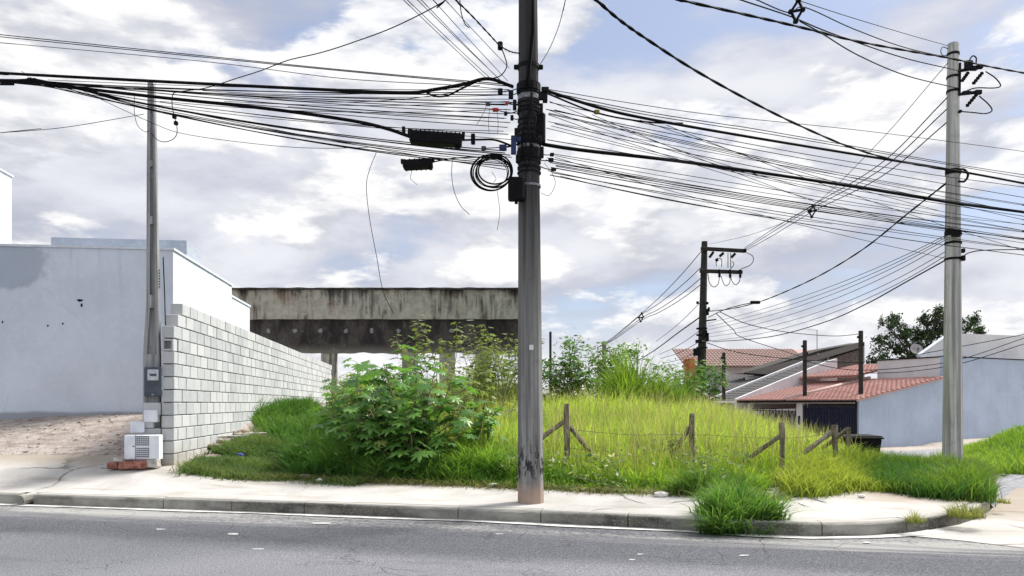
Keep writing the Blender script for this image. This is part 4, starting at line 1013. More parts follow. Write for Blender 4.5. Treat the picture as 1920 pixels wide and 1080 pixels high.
# distant dark pole with cross-arms
FD = 30.8; fb = W(1312, 690, FD)
fp = empty('utility_pole', (fb.x, fb.y, gz(fb.x, fb.y)), 'distant dark utility pole with two cross-arms and drooping jumpers', 'utility pole')
shaft(fp, Vector((fb.x, FD, gz(fb.x, FD) - 0.3)), W(1321, 453, FD), 10 / F * FD, 5.6 / F * FD, 10, M_polew)
def arm(x0, y0, x1, y1, t=0.15):
    a, b = W(x0, y0, FD - 0.2), W(x1, y1, FD - 0.2); ax = (b - a).normalized()
    MB().box((a + b) / 2, ((b - a).length, 0.12, t), (ax, Vector((0, 1, 0)), ax.cross(Vector((0, 1, 0))))).build('cross_arm', M_polew, fp, bevel=0.015)
arm(1314, 466, 1396, 470.5); arm(1312, 508, 1392, 510.5)
for a, b in (((1338, 472), (1330, 483)), ((1357, 474), (1349, 481)), ((1379, 475), (1371, 483)), ((1349, 505), (1349, 520)), ((1369, 505), (1369, 521)), ((1388, 505), (1388, 521)), ((1346, 486), (1342, 489)), ((1308, 565), (1308, 570)), ((1326, 566), (1326, 571)), ((1397, 466), (1397, 474))):
    insul(fp, a, b, FD - 0.3, 0.07)
for pts in ([(1327, 512), (1330, 530), (1338, 538), (1346, 533), (1349, 520)], [(1352, 518), (1356, 530), (1361, 536), (1368, 530), (1369, 520)], [(1370, 520), (1374, 530), (1380, 534), (1386, 528), (1388, 518)], [(1400, 474), (1411, 480), (1412, 490), (1405, 498), (1390, 504)], [(1343, 499), (1343, 490), (1346, 484), (1353, 487), (1353, 500)], [(1365, 502), (1365, 474)], [(1370, 502), (1370, 474)], [(1373, 490), (1376, 496), (1370, 504)]):
    loopwire(fp, pts, FD - 0.3, 0.016)
MB().tube([W(1320, 602, FD - 0.2), W(1343, 599, FD - 0.2)], 0.03, 5).build('bracket_arm', M_iron, fp)
cluster(fp, 'cable_clamp', M_iron, [(1322, 625, 8, 12), (1310, 640, 12, 6), (1326, 632, 6, 16), (1307, 660, 14, 14), (1326, 585, 6, 12), (1329, 580, 4, 8)], FD - 0.3)
for py in (616, 628, 640, 652): 
    q = W(1316, py, FD); MB().tube([q - UP * 0.03, q + UP * 0.03], 0.23, 10).build('strap', M_steel if py == 640 else M_iron, fp)
# small far posts at the lot's rear
for (px, y0, y1, d, r, lab) in ((1032, 622, 700, 27, 0.05, 'thin dark iron post behind the bushes right of the main pole'), (1133, 640, 720, 23, 0.07, 'pale thin wooden post half hidden behind the big grass clump')):
    MB().tube([W(px, y0, d), W(px, y1 + 60, d)], r, 6).build('thin_post', M_polew if r < .06 else M_wood, None, label=lab, cat='post')

# ------------------------------------------------------------------ overhead cables
def dl(px): return 9.13 / (1 + 0.226 * (px - 960) / 1387) if px <= 960 else PB.y
def drr(px): return 8.967 / (1 - 0.48 * (px - 960) / 1387)
PXW = 1.0 / F
def cable(pts, d0, d1, wpx, name, label, cat='cable', group=None, mat=None, n=6, twist=False, sides=5):
    """pts in picture space, inverse depth runs evenly from d0 to d1 (a straight run in space), wpx = thickness seen at mid run"""
    L = [0.0]
    for a, b in zip(pts[:-1], pts[1:]): L.append(L[-1] + math.hypot(b[0] - a[0], b[1] - a[1]))
    P = []
    for (x, y), l in zip(pts, L):
        f = l / L[-1]; P.append(W(x, y, 1 / ((1 - f) / d0 + f / d1)))
    dm = 2 / (1 / d0 + 1 / d1); r = wpx * 0.5 * dm * PXW
    # runs that leave the picture go on towards their next support
    def gone(q): return q[0] < -5 or q[0] > 1930 or q[1] < -3
    if gone(pts[0]): P.insert(0, P[0] + (P[0] - P[1]).normalized() * (9.0 if pts[0][1] > 20 else 4.5))
    if gone(pts[-1]): P.append(P[-1] + (P[-1] - P[-2]).normalized() * 14.0)
    C = cr(P, n)
    m = MB()
    if twist:
        # two strands wound round each other
        C = cr(P, n * 5)
        for ph in (0, math.pi):
            S = []
            for i, c in enumerate(C):
                t = (C[min(i + 1, len(C) - 1)] - C[max(i - 1, 0)]).normalized(); u = t.cross(UP).normalized(); v = t.cross(u)
                an = ph + i * 0.30; S.append(c + (u * math.cos(an) + v * math.sin(an)) * r * 0.42)
            m.tube(S, r * 0.68, sides)
    else: m.tube(C, r, sides)
    return m.build(name, mat or M_wire, None, smooth=True, label=label, cat=cat, group=group)
def sag(x0, y0, x1, y1, s, k=4): return [(x0 + (x1 - x0) * i / k, y0 + (y1 - y0) * i / k + 4 * s * (i / k) * (1 - i / k)) for i in range(k + 1)]

# left of the main pole
cable([(-60, 131), (0, 137), (280, 152), (600, 168), (760, 174), (815, 168), (870, 158), (915, 148), (962, 163)], dl(-60), PB.y - .2, 6.2, 'power_cable', 'upper thick black cable sweeping left from the main pole', n=8, mat=M_black)
cable([(-60, 150), (0, 151), (55, 153), (130, 163), (300, 183), (500, 204), (650, 225), (720, 240), (768, 256)], dl(-60), dl(768), 6.6, 'power_cable', 'lower thick black cable ending at the large black splice box', mat=M_black, n=8)
cable([(866, 263), (900, 262), (930, 263), (965, 276)], dl(866), PB.y - .2, 4, 'power_cable', 'short thick cable between the large splice box and the main pole', mat=M_black)
cable([(-60, 158), (0, 158), (50, 151), (58, 146)], dl(-60), dl(60), 4, 'power_cable', 'thick cable stub tied into the bundle at the left edge', mat=M_black)
cable([(800, 174), (818, 181), (840, 179), (862, 168), (890, 155)], dl(800), dl(890), 3.5, 'power_cable', 'short black splice loop hanging under the upper thick cable', mat=M_black)
gl = 'thin telecom wires left of the main pole'
for k, (y0, ym, y1) in enumerate(((65, 127, 159), (69, 129, 162))):
    cable([(-40, y0 - 4), (0, y0), (600, ym), (960, y1)], dl(-40), PB.y, 1.7, 'telecom_wire', ('upper', 'lower')[k] + ' of two close parallel wires highest on the left', 'wire', 'pair of parallel wires top left')
cable([(-40, 76), (0, 80), (380, 115), (640, 147), (860, 160), (962, 170)], dl(-40), PB.y, 1.3, 'telecom_wire', 'single thin wire just below the parallel pair on the left', 'wire')
ends = [172, 178, 186, 192, 197, 206, 214, 222, 230, 239, 246, 252, 262, 283, 287, 291, 295, 300, 305, 309, 313, 318]
ORD = ['first', 'second', 'third', 'fourth', 'fifth', 'sixth', 'seventh', 'eighth', 'ninth', 'tenth', 'eleventh', 'twelfth', 'thirteenth', 'fourteenth', 'fifteenth', 'sixteenth', 'seventeenth', 'eighteenth', 'nineteenth', 'twentieth', 'twenty-first', 'twenty-second']
for k, ye in enumerate(ends):
    low = ye > 240
    a = (58 + random.uniform(-6, 25), 152 + random.uniform(-3, 8))
    x1 = 955 + random.uniform(-12, 8)
    s = random.uniform(4, 16) if not low else random.uniform(10, 34)
    pts = sag(a[0], a[1], x1, ye, s * 0.7, 5)
    cable([(-40, 149 + random.uniform(-3, 5))] + pts, dl(-40), PB.y + random.uniform(-.15, .2), random.choice([1.2, 1.5, 2.0]), 'telecom_wire', ORD[k] + ' thin wire from the top of the fan between left bundle and main pole', 'wire', gl)
for k, (x0, y0, x1, y1, s) in enumerate(((90, 150, 955, 168, 6), (380, 170, 900, 160, 12), (250, 165, 955, 178, 10), (420, 190, 955, 190, 8), (540, 200, 950, 222, 3), (480, 182, 860, 172, 14), (300, 190, 950, 205, 12))):
    cable(sag(x0, y0, x1, y1, s, 5), dl(x0), PB.y, 1.2, 'telecom_wire', 'thin wire of the flat upper band, starting %s' % ('nearest the left edge', 'midway and rising to the thick cable', 'left of the slim pole', 'midway and staying level', 'farthest right and falling', 'midway and sagging most', 'just right of the slim pole')[k], 'wire', 'upper band wires left of the main pole')
cable([(150, 168), (280, 228), (350, 252), (500, 272), (600, 278), (700, 276)], dl(150), dl(700), 1.1, 'telecom_wire', 'slack thin wire drooping lowest below the left bundle', 'wire')
cable([(-20, 251), (0, 249), (120, 239), (270, 214)], dl(-20), SD, 1.2, 'telecom_wire', 'lone thin wire rising from the left edge to the slim pole', 'wire')
cable([(865, -25), (830, 4), (740, 50), (660, 80), (600, 99), (540, 113), (490, 132), (440, 148), (385, 165), (335, 172), (324, 178), (323, 200), (328, 222)], 8.6, SD - 0.2, 2.0, 'service_drop', 'service cable looping down from the top of the picture to the slim pole', mat=M_black, n=7)
cable([(328, 222), (331, 232), (332, 248), (326, 260), (310, 266), (295, 262), (284, 250)], SD - .2, SD - .1, 1.5, 'telecom_wire', 'small drip loop hanging right of the slim pole top', 'wire', n=8)
cable([(252, 180), (252, 210), (258, 235), (272, 247), (282, 245)], SD - .2, SD - .1, 1.1, 'telecom_wire', 'small drip loop hanging left of the slim pole top', 'wire', n=8)
for (px, py) in ((327, 219), (330, 231)): MB().box(W(px, py, SD - .2), (0.06, 0.05, 0.06)).build('wire_connector', M_plastic, None, bevel=0.01, label='small black connector on the drip loop %s' % ('upper of two' if py < 225 else 'lower of two'), cat='connector')
cable([(40, 133), (52, 142), (56, 152)], dl(50), dl(50), 1.2, 'tie_wire', 'pale tie wire sticking up from the left cable bundle', 'wire', mat=M_steel)
# wires crossing over the street from the main pole
for k, (x0, x1, y1) in enumerate(((757, 915, 150), (764, 925, 152), (783, 938, 150), (790, 945, 158), (812, 952, 152), (835, 955, 128))):
    cable([(x0 - 20, -20), (x0, 0), ((x0 + x1) / 2 + 2, y1 / 2 + 3), (x1, y1)], 6.4, PB.y - .1, 1.3, 'telecom_wire', ORD[k] + ' from the left of the thin wires crossing the street steeply', 'wire', 'street-crossing wires above the main pole')
cable([(838, -20), (855, 0), (885, 30), (915, 62), (938, 86), (958, 97), (975, 100)], 6.4, PB.y - .15, 3.2, 'power_cable', 'thicker twisted cable crossing the street up left from the main pole', mat=M_black, twist=True)
cable([(938, 86), (946, 105), (950, 125), (938, 142), (918, 148)], 8.6, 8.7, 2.2, 'power_cable', 'black loop hanging from the street-crossing twisted cable', mat=M_black, n=8)
MB().box(W(938, 86, 8.55), (0.06, 0.06, 0.09)).build('splice_clamp', M_plastic, None, bevel=0.012, label='small black clamp where the twisted cable divides', cat='clamp')
cable([(862, 0), (865, 25), (872, 45), (880, 52)], 6.9, 7.3, 2.0, 'power_cable', 'short dangling black tail near the top left of the main pole', mat=M_black)
cable([(1064, -20), (1060, 0), (1048, 48), (1030, 92), (1012, 122)], 7.5, PB.y, 1.4, 'telecom_wire', 'lone thin wire rising steeply right of the main pole top', 'wire')
# dangling tails
for k, (pts, lab) in enumerate((([(706, 285), (693, 318), (687, 350), (693, 410), (706, 480), (718, 545), (738, 588)], 'long thin broken wire hanging down over the derelict building'), ([(848, 300), (847, 330), (852, 360), (864, 386), (880, 402)], 'short curled wire tail left of the cable coil'), ([(772, 322), (770, 335), (782, 346)], 'tiny wire tail under the small splice box'), ([(930, 345), (934, 370), (937, 400), (932, 432)], 'wire tail hanging below the cable coil'), ([(1020, 305), (1035, 325), (1041, 345), (1030, 366), (1014, 362)], 'thin open wire loop right of the main pole'), ([(915, 192), (905, 215), (893, 235)], 'hair-thin wire end beside the red clip'), ([(918, 205), (916, 228), (917, 248)], 'hair-thin wire end hanging under the red clip'), ([(932, 210), (934, 230), (933, 250)], 'hair-thin wire end right of the red clip'), ([(922, 322), (930, 335), (925, 342)], 'tiny squiggle of wire inside the cable coil'))):
    cable(pts, PB.y - .1, PB.y - .1, 0.9 if k not in (0, 1) else 1.2, 'loose_wire', lab, 'wire', n=6)
# splice boxes
def ribbed_box(name, x0, y0, x1, y1, h, d, label):
    a, b = W(x0, y0, d), W(x1, y1, d); ax = (b - a).normalized(); az = ax.cross(Vector((0, 1, 0))); az = az if az.z > 0 else -az; L = (b - a).length; hh = h * d / F
    t = empty(name, (a + b) / 2, label, 'splice box')
    MB().box((a + b) / 2, (L, 0.15, hh), (ax, Vector((0, 1, 0)), az)).build('housing', M_plastic, t, bevel=0.015)
    m = MB(); nn = max(3, int(L / 0.05))
    for i in range(nn): m.box(a.lerp(b, (i + 0.5) / nn), (0.012, 0.156, hh * 1.03), (ax, Vector((0, 1, 0)), az))
    m.build('ribs', M_plastic, t, kind='stuff')
    for f, o in ((-0.02, 0.9), (1.02, 0.9), (0.93, -0.9)): MB().box(a.lerp(b, f) + az * hh * 0.5 * o, (0.035, 0.05, hh * 0.5), (ax, Vector((0, 1, 0)), az)).build('lug', M_plastic, t)
    return t
ribbed_box('splice_box', 769, 257, 866, 264, 22, 8.75, 'long ribbed black splice box hanging on the cable left of the main pole')
ribbed_box('splice_box', 756, 310, 811, 307, 15.5, 8.75, 'small ribbed black splice box below the longer one')
cable([(811, 304), (850, 297), (890, 295), (925, 296), (960, 310)], 8.75, PB.y - .15, 2.5, 'power_cable', 'black cable joining the small splice box to the coil', mat=M_black)
MB().box(W(757, 244, 8.8), (0.04, 0.05, 0.08)).build('cable_marker', M_plastic, None, bevel=0.008, label='small black block on the cable left of the long splice box', cat='clamp')
MB().box(W(887, 261, 8.8), (0.05, 0.06, 0.12)).build('cable_marker', M_plastic, None, bevel=0.008, label='small black block between long splice box and pole', cat='clamp')
coil = empty('cable_coil', W(925, 322, 8.9), 'black cable wound in a round coil beside the main pole', 'cable coil')
for k in range(7):
    rr = random.uniform(29, 38); ox, oy = random.uniform(-5, 5), random.uniform(-3, 3); P3 = []
    el = random.uniform(0.78, 0.95)
    for i in range(33):
        an = 2 * math.pi * i / 32; P3.append(W(925 + ox + rr * math.cos(an), 323 + oy + rr * el * math.sin(an), 8.9 + 0.05 * math.sin(an + k) + 0.01 * k))
    MB().tube(P3, random.choice([0.005, 0.008, 0.010]), 5).build('turn', M_black, coil, smooth=True)
def pole_box(name, px, py, a, b, dep, d, label):
    t = empty(name, W(px, py, d), label, 'terminal box'); MB().box(W(px, py, d), (a / F * d, dep, b / F * d)).build('housing', M_plastic, t, bevel=0.02)
    MB().box(W(px, py, d - dep / 2 - .006), (a / F * d * 0.8, 0.012, b / F * d * 0.85)).build('lid', M_plastic, t, bevel=0.005)
    MB().box(W(px, py + b / 2 + 2, d), (0.04, 0.05, 0.05)).build('cable_gland', M_plastic, t); return t
pole_box('terminal_box', 968, 355, 31, 42, 0.16, PB.y - .18, 'black terminal box low on the left of the main pole')
pole_box('terminal_box', 1012, 242, 21, 56, 0.14, PB.y - .02, 'tall black terminal box on the right of the main pole')

# right of the main pole
RE = drr(2000)
cable([(1018, 168), (1130, 204), (1230, 226), (1400, 256), (1600, 289), (1780, 318), (1920, 344), (2000, 360)], PB.y, RE, 5.0, 'power_cable', 'upper thick black cable running right past the pale pole', mat=M_black, n=8)
cable([(1018, 271), (1100, 283), (1300, 306), (1600, 350), (1790, 381), (1920, 398), (2000, 409)], PB.y, RE, 6.2, 'power_cable', 'lower thick black cable running right past the pale pole', mat=M_black, n=8)
cable([(1018, 172), (1120, 212), (1215, 229), (1280, 231)], PB.y - .05, drr(1280), 3.4, 'power_cable', 'second cable laid along the first metres of the upper thick cable', mat=M_black)
MB().box(W(1119, 210, drr(1119) - .06), (0.07, 0.05, 0.05)).build('cable_marker', plain('ochre_plastic', (0.20, 0.16, 0.04), 0.6), None, bevel=0.01, label='ochre clamp on the upper thick cable right of the main pole', cat='clamp')
cable([(1018, 166), (1180, 193), (1350, 217), (1600, 243), (1800, 268), (1920, 284), (2000, 294)], PB.y, RE, 1.2, 'telecom_wire', 'topmost thin wire running right from the main pole', 'wire')
for o in (0, 5): cable([(1018, 170 + o), (1200, 208 + o), (1350, 232 + o), (1440, 246 + o), (1780, 306 + o * 0.6), (1920, 328 + o), (2000, 342 + o)], PB.y, RE, 1.5, 'telecom_wire', ('lower' if o else 'upper') + ' of two parallel thin wires just above the upper thick cable', 'wire', 'pair of wires above the thick cable')
gr_ = 'thin telecom wires right of the main pole'
import itertools
spec = [(192, 352), (205, 372), (206, 388), (212, 398), (214, 412), (228, 380), (232, 392), (236, 420), (240, 432), (262, 404), (288, 428), (292, 420), (296, 436), (300, 446), (302, 436), (305, 442), (310, 452), (312, 458), (314, 450), (320, 464), (324, 470), (328, 476)]
for k, (ya, yb) in enumerate(sorted(spec)):
    s = random.uniform(-2, 14); cross = 1
    x0 = 1018 + random.uniform(0, 25)
    pts = sag(x0, ya, 1920, yb + random.uniform(-5, 5), s, 6) + [(2000, yb + 12)]
    cable(pts, PB.y + random.uniform(-.1, .15), RE, random.choice([1.0, 1.2, 1.4, 1.7]), 'telecom_wire', ORD[k] + ' thin wire down the main pole in the wide band running right', 'wire', gr_)
for k, (x0, y0, x1, y1, s) in enumerate(((1030, 190, 1500, 350, 8), (1025, 205, 1420, 330, 4), (1028, 215, 1700, 420, 10), (1200, 225, 1760, 395, 6), (1250, 235, 1920, 470, 8), (1110, 215, 1560, 390, 4), (1040, 295, 1770, 484, 8), (1050, 330, 1560, 420, 10))):
    cable(sag(x0, y0, x1, y1, s, 5), drr(x0), drr(x1), 1.1, 'telecom_wire', ORD[k] + ' of the steep slanting wires across the band right of the main pole', 'wire', 'slanting wires right of the main pole')
cable([(1080, -30), (1115, -2), (1165, 40), (1215, 75), (1300, 130), (1400, 186), (1500, 236), (1600, 278), (1690, 303), (1785, 321)], 6.2, RPD - .15, 4.6, 'twisted_cable', 'heavy twisted cable sweeping down from the top to the pale pole', mat=M_black, twist=True, n=6)
cable([(1230, -12), (1275, 0), (1400, 28), (1500, 51), (1600, 76), (1700, 95), (1775, 108), (1850, 124), (1920, 137), (1990, 150)], 7.2, RPD + 1.2, 4.4, 'twisted_cable', 'heavy twisted cable passing the top of the pale pole', mat=M_black, twist=True, n=6)
cable([(1340, -20), (1390, 0), (1480, 30), (1540, 55), (1600, 77), (1700, 110), (1800, 133)], 7.5, RPD - .1, 2.4, 'power_line', 'primary line passing below the cable spacer at the top right', 'wire', mat=M_black)
cable([(1500, 40), (1540, 62), (1610, 104), (1700, 142), (1798, 166)], 8.4, RPD - .1, 2.2, 'power_line', 'lowest primary line sagging to the lower bracket of the pale pole', 'wire', mat=M_black)
cable([(1380, -20), (1420, 0), (1480, 24), (1510, 14), (1600, 54), (1700, 90), (1800, 112)], 7.5, RPD - .1, 2.0, 'power_line', 'upper primary line running over the cable spacer', 'wire', mat=M_black)
cable([(1470, -8), (1510, 5), (1600, 34), (1700, 64), (1778, 86)], 8.0, RPD - .1, 1.3, 'power_line', 'thin guard wire running to the very top of the pale pole', 'wire')
def spacer(px, py, r, d, label):
    c = W(px, py, d); k = r / F * d; t = empty('cable_spacer', c, label, 'cable spacer'); m = MB()
    P4 = [c + Vector((0.15 * k, 0, k)), c + Vector((0.55 * k, 0, 0.1 * k)), c + Vector((-0.1 * k, 0, -k)), c + Vector((-0.55 * k, 0, -0.1 * k))]
    for a, b in ((0, 1), (1, 2), (2, 3), (3, 0), (1, 3)): m.tube([P4[a], P4[b]], k * 0.13, 6)
    m.build('frame', M_plastic, t); m2 = MB()
    for q in P4: m2.box(q, (k * 0.42, k * 0.4, k * 0.36))
    m2.build('grip', M_plastic, t, bevel=k * 0.05)
spacer(1494, 20, 20, 8.3, 'black four-armed cable spacer at the top right edge of the picture')
# pale pole to the distant pole
for k, (y0, ym, y1, xe) in enumerate(((182, 385, 465, 1396), (203, 390, 468, 1396), (228, 397, 471, 1396))):
    cable([(1777, y0), (1650, y0 + (ym - y0) * 0.62), (1523, ym), (1450, ym + 44), (xe, y1)], RPD, FD - .3, 1.6, 'power_line', ('highest', 'middle', 'lowest')[k] + ' of three lines from the pale pole down to the distant pole', 'wire', mat=M_black)
cable([(1777, 118), (1640, 275), (1520, 388), (1420, 436), (1330, 458)], RPD, FD, 1.0, 'power_line', 'thin guard wire from the pale pole top to the distant pole top', 'wire')
spacer(1523, 396, 11, 18.0, 'small black cable spacer on the lines to the distant pole')
cable([(1776, 342), (1700, 402), (1620, 466), (1540, 515), (1470, 548), (1420, 567), (1370, 579), (1326, 584)], RPD, FD - .3, 2.6, 'twisted_cable', 'twisted cable drooping from the pale pole to the distant pole', mat=M_black, twist=True)
cable([(1420, 568), (1398, 570), (1360, 580), (1328, 595)], 24.5, FD - .3, 1.6, 'power_cable', 'short branch cable below the splice near the distant pole')
MB().box(W(1416, 567, 24.5), (0.32, 0.12, 0.10)).build('splice_clamp', M_plastic, None, bevel=0.02, label='black splice on the drooping twisted cable near the distant pole', cat='clamp')
cable([(1776, 486), (1700, 528), (1620, 572), (1540, 606), (1440, 632), (1345, 640), (1326, 636)], RPD, FD - .3, 2.0, 'power_cable', 'lowest heavy cable from the pale pole to the distant pole', mat=M_black)
for k, (ya, yb) in enumerate(((440, 606), (444, 612), (448, 618), (455, 626), (470, 632), (478, 640))):
    cable(sag(1776, ya, 1328, yb, 16 + 3 * k, 6), RPD, FD - .3, 1.0, 'telecom_wire', ORD[k] + ' thin wire from the top between the pale and distant poles', 'wire', 'thin wires between pale and distant poles')
cable([(1806, 480), (1820, 473), (1850, 469), (1920, 468), (1990, 470)], RPD - .1, RPD + 1.5, 2.0, 'power_cable', 'cable leaving the pale pole to the right edge at mid height', mat=M_black)
# beyond the distant pole
QD = 52.0
for k, (y0, x1, y1) in enumerate(((470, 1200, 590), (500, 1200, 592), (520, 1202, 597), (532, 1204, 600))):
    pts = sag(1316, y0, x1, y1, 6, 4)
    cable(pts + [(1150, 632 + k * 2), (1120, 652)], FD, QD, 1.2, 'power_line', ORD[k] + ' from the top of the lines falling away left of the distant pole', 'wire', 'lines beyond the distant pole')
spacer(1202, 595, 8, 41.0, 'tiny cable spacer on the lines left of the distant pole')
cable([(1312, 595), (1270, 625), (1230, 655), (1190, 680)], FD, QD, 2.0, 'power_cable', 'dark cable falling steeply left from the distant pole', mat=M_black)
for k, (ya, xb, yb) in enumerate(((568, 1230, 640), (620, 1235, 665), (640, 1240, 672), (655, 1250, 680), (660, 1270, 682))):
    cable(sag(1312, ya, xb, yb, 4, 3), FD, QD - 6, 1.0, 'telecom_wire', ORD[k] + ' from the top of thin wires fanning down from the distant pole', 'wire', 'thin wires fanning from the distant pole')
for k, (pts, lab) in enumerate((([(1326, 643), (1380, 660), (1460, 671), (1540, 677), (1615, 679), (1700, 668), (1790, 652), (1920, 627), (1990, 612)], 'wire swagged across the red roof and white gable'), ([(1509, 676), (1560, 689), (1614, 694), (1700, 689), (1800, 674), (1920, 634), (1990, 612)], 'middle swagged wire in front of the white gable'), ([(1614, 700), (1700, 697), (1800, 682), (1920, 645), (1990, 624)], 'lowest swagged wire in front of the light blue wall'), ([(1343, 588), (1375, 618), (1395, 634), (1500, 668)], 'thin wire dropping from the distant pole to the roofs'), ([(1350, 585), (1400, 607), (1470, 622), (1560, 630), (1614, 626)], 'thin wire from the distant pole to the roof post'))):
    cable(pts, FD - .2 if k != 2 else 38, 34 if k < 3 else 40, 1.4, 'house_wire', lab, 'wire')

# ------------------------------------------------------------------ fence posts with braces
FW = 'rough wooden fence posts'
def fpost(px, ytop, ybase, d, w, lab, braces=()):
    a = W(px, ytop, d); b = Vector((a.x + random.uniform(-.03, .03), d, gz(a.x, d) - 0.2))
    t = empty('fence_post', (b.x, b.y, gz(b.x, b.y)), lab, 'fence post', FW); rr = w * 0.5 / F * d
    pts = [b.lerp(a, f / 6) + Vector((random.uniform(-.008, .008), random.uniform(-.008, .008), 0)) for f in range(7)]
    MB().tube(pts, [rr * random.uniform(0.88, 1.12) for _ in pts], 8).build('upright', M_wood, t, smooth=False)
    for (x0, y0, x1, y1, dd) in braces:
        p0 = W(x0, y0, d + 0.02); p1 = W(x1, y1, d + dd); n = 5
        MB().tube([p0.lerp(p1, f / n) + Vector((0, 0, random.uniform(-.01, .01))) for f in range(n + 1)], [rr * 0.85 * random.uniform(0.9, 1.1) for _ in range(n + 1)], 7).build('brace', M_wood, t)
    return t
fpost(800, 737, 810, 11.9, 14, 'thick weathered post standing in the broad-leaved bush')
fpost(1063, 757, 905, 10.9, 10.5, 'fence post just right of the main pole with braces on both sides', [(1060, 788, 893, 914, -0.35), (1068, 800, 1130, 872, 0.2)])
fpost(1298, 775, 905, 11.0, 10.5, 'lone fence post in mid field with one brace to its left', [(1293, 802, 1246, 875, 0.3)])
fpost(1466, 792, 912, 10.7, 11, 'fence post nearest the kerb grass with a brace falling left', [(1461, 818, 1375, 882, 0.3)])
fpost(1565, 797, 892, 11.7, 11, 'corner fence post with a long thick brace', [(1561, 809, 1468, 880, -0.3)])
fpost(1591, 801, 888, 12.2, 9.5, 'rearmost fence post close behind the corner post', [(1589, 805, 1530, 850, 0.6)])
for k, (y0, y1, y2) in enumerate(((815, 822, 812), (850, 860, 845))):
    cable([(1063, y0 - 10), (1180, y0), (1298, y0), (1466, y1), (1565, y2), (1591, y2)], 10.9, 12.2, 1.0, 'fence_wire', ('upper', 'lower')[k] + ' rusty strand of wire strung along the fence posts', 'wire', mat=plain('rusty_wire', (0.10, 0.085, 0.07), 0.8))

# ------------------------------------------------------------------ waste container
bc = on(10.25, 22.0); bin_ = empty('waste_container', bc, 'black plastic waste container with flat lid behind the fence corner', 'waste container')
bx, by, bz = bc
m = MB(); bw2, bd2 = 0.56, 0.42
m.hexa([Vector((bx + sx * bw2 * k, by + sy * bd2 * k, bz + z)) for z, k in ((0.12, 0.86), (0.80, 1.0)) for sx, sy in ((-1, -1), (1, -1), (1, 1), (-1, 1))]); m.build('body', M_plastic, bin_, bevel=0.03)
MB().box((bx, by, bz + 0.815), (1.2, 0.92, 0.05)).build('rim', M_plastic, bin_, bevel=0.015)
m = MB(); m.prism([Vector((bx - 0.57, by - 0.42, bz + 0.845)), Vector((bx + 0.57, by - 0.42, bz + 0.845)), Vector((bx + 0.5, by + 0.42, bz + 0.87)), Vector((bx - 0.5, by + 0.42, bz + 0.87))], (0, 0, 0.035)); m.build('lid', M_plastic, bin_, bevel=0.012)
for sx in (-0.45, 0.45): MB().tube([Vector((bx + sx - 0.03, by - 0.3, bz + 0.07)), Vector((bx + sx + 0.03, by - 0.3, bz + 0.07))], 0.08, 12).build('wheel', M_plastic, bin_)
for sx in (-1, 1): MB().tube([Vector((bx + sx * 0.6, by - 0.1, bz + 0.75)), Vector((bx + sx * 0.66, by - 0.1, bz + 0.75))], 0.03, 8).build('lifting_pin', M_plastic, bin_)

# ------------------------------------------------------------------ rubble and litter
def rock(p, s, mat, seed):
    bm = bmesh.new(); bmesh.ops.create_icosphere(bm, subdivisions=1, radius=1.0); rr = random.Random(seed)
    for v in bm.verts: v.co = Vector((v.co.x * s[0], v.co.y * s[1], v.co.z * s[2])) * rr.uniform(0.75, 1.2)
    me = bpy.data.meshes.new('rubble'); bm.to_mesh(me); bm.free(); me.materials.append(mat); return me
for k, px in enumerate(sorted(random.uniform(395, 520) for _ in range(16))):
    py = np.interp(px, [395, 520], [838, 800]) + random.uniform(-6, 10)
    p = G(px, py); me = rock(p, (random.uniform(.08, .26), random.uniform(.07, .18), random.uniform(.05, .10)), random.choice([M_stone, M_stone, M_wood]), k)
    o = bpy.data.objects.new('rubble_chunk', me); COL.objects.link(o); o.location = p + UP * 0.05; o.rotation_euler.z = random.uniform(0, 6)
    tag(o, ORD[k] + ' chunk of rubble from the near end along the block wall foot', 'rubble', 'rubble along the block wall')
for (px, py, L, lab) in ((420, 832, 0.9, 'pale broken plank lying near the foot of the block wall'), (470, 826, 0.6, 'shorter pale plank among the rubble by the wall')):
    p = G(px, py); MB().box(p + UP * 0.12, (L, 0.16, 0.05), (Vector((0.9, 0.4, 0.03)).normalized(), Vector((-0.4, 0.9, 0)).normalized(), UP)).build('plank', M_stone, None, bevel=0.006, label=lab, cat='plank')
for (px, py, s, mat, lab) in ((573, 900, .10, M_stone, 'small pale scrap standing in the short grass'), (600, 908, .07, M_paper, 'white paper scrap at the lawn edge'), (1240, 935, .10, M_paper, 'crumpled white litter at the grass edge right of the main pole'), (925, 917, .08, M_paper, 'white litter left of the main pole foot'), (450, 858, .07, M_bluelit, 'blue plastic scrap in the short grass'), (405, 872, .06, M_bluelit, 'blue plastic scrap closest to the wall corner'), (1615, 938, .06, M_paper, 'white litter where the corner grass meets the pavement'), (1735, 932, .08, M_paper, 'pale litter at the foot of the corner grass')):
    p = G(px, py); me = rock(p, (s, s * .6, s * .45), mat, px); o = bpy.data.objects.new('litter', me); COL.objects.link(o); o.location = p + UP * 0.05; tag(o, lab, 'litter')
# slab over the water meter, broken drain at the kerb
sp_ = [G(188, 882), G(262, 883), G(280, 875), G(206, 873)]
sp_ = [Vector((p.x, p.y, gz(p.x, p.y) + 0.03)) for p in sp_]
MB().prism(sp_, (0, 0, 0.02)).build('inspection_slab', M_walk, None, label='flat pale concrete slab set in the pavement before the cabinet', cat='slab')
dp = flat(38, 930, 0.0)
drn = MB(); P3 = [dp + Vector((0.02, -0.03, -0.06)), dp + Vector((0.12, 0.25, -0.02)), dp + Vector((0.3, 0.5, 0.0))]
drn.tube(P3, [0.075, 0.07, 0.05], 10).build('drain_pipe', M_kerb, None, label='broken drain pipe opening through the kerb at the left', cat='pipe')

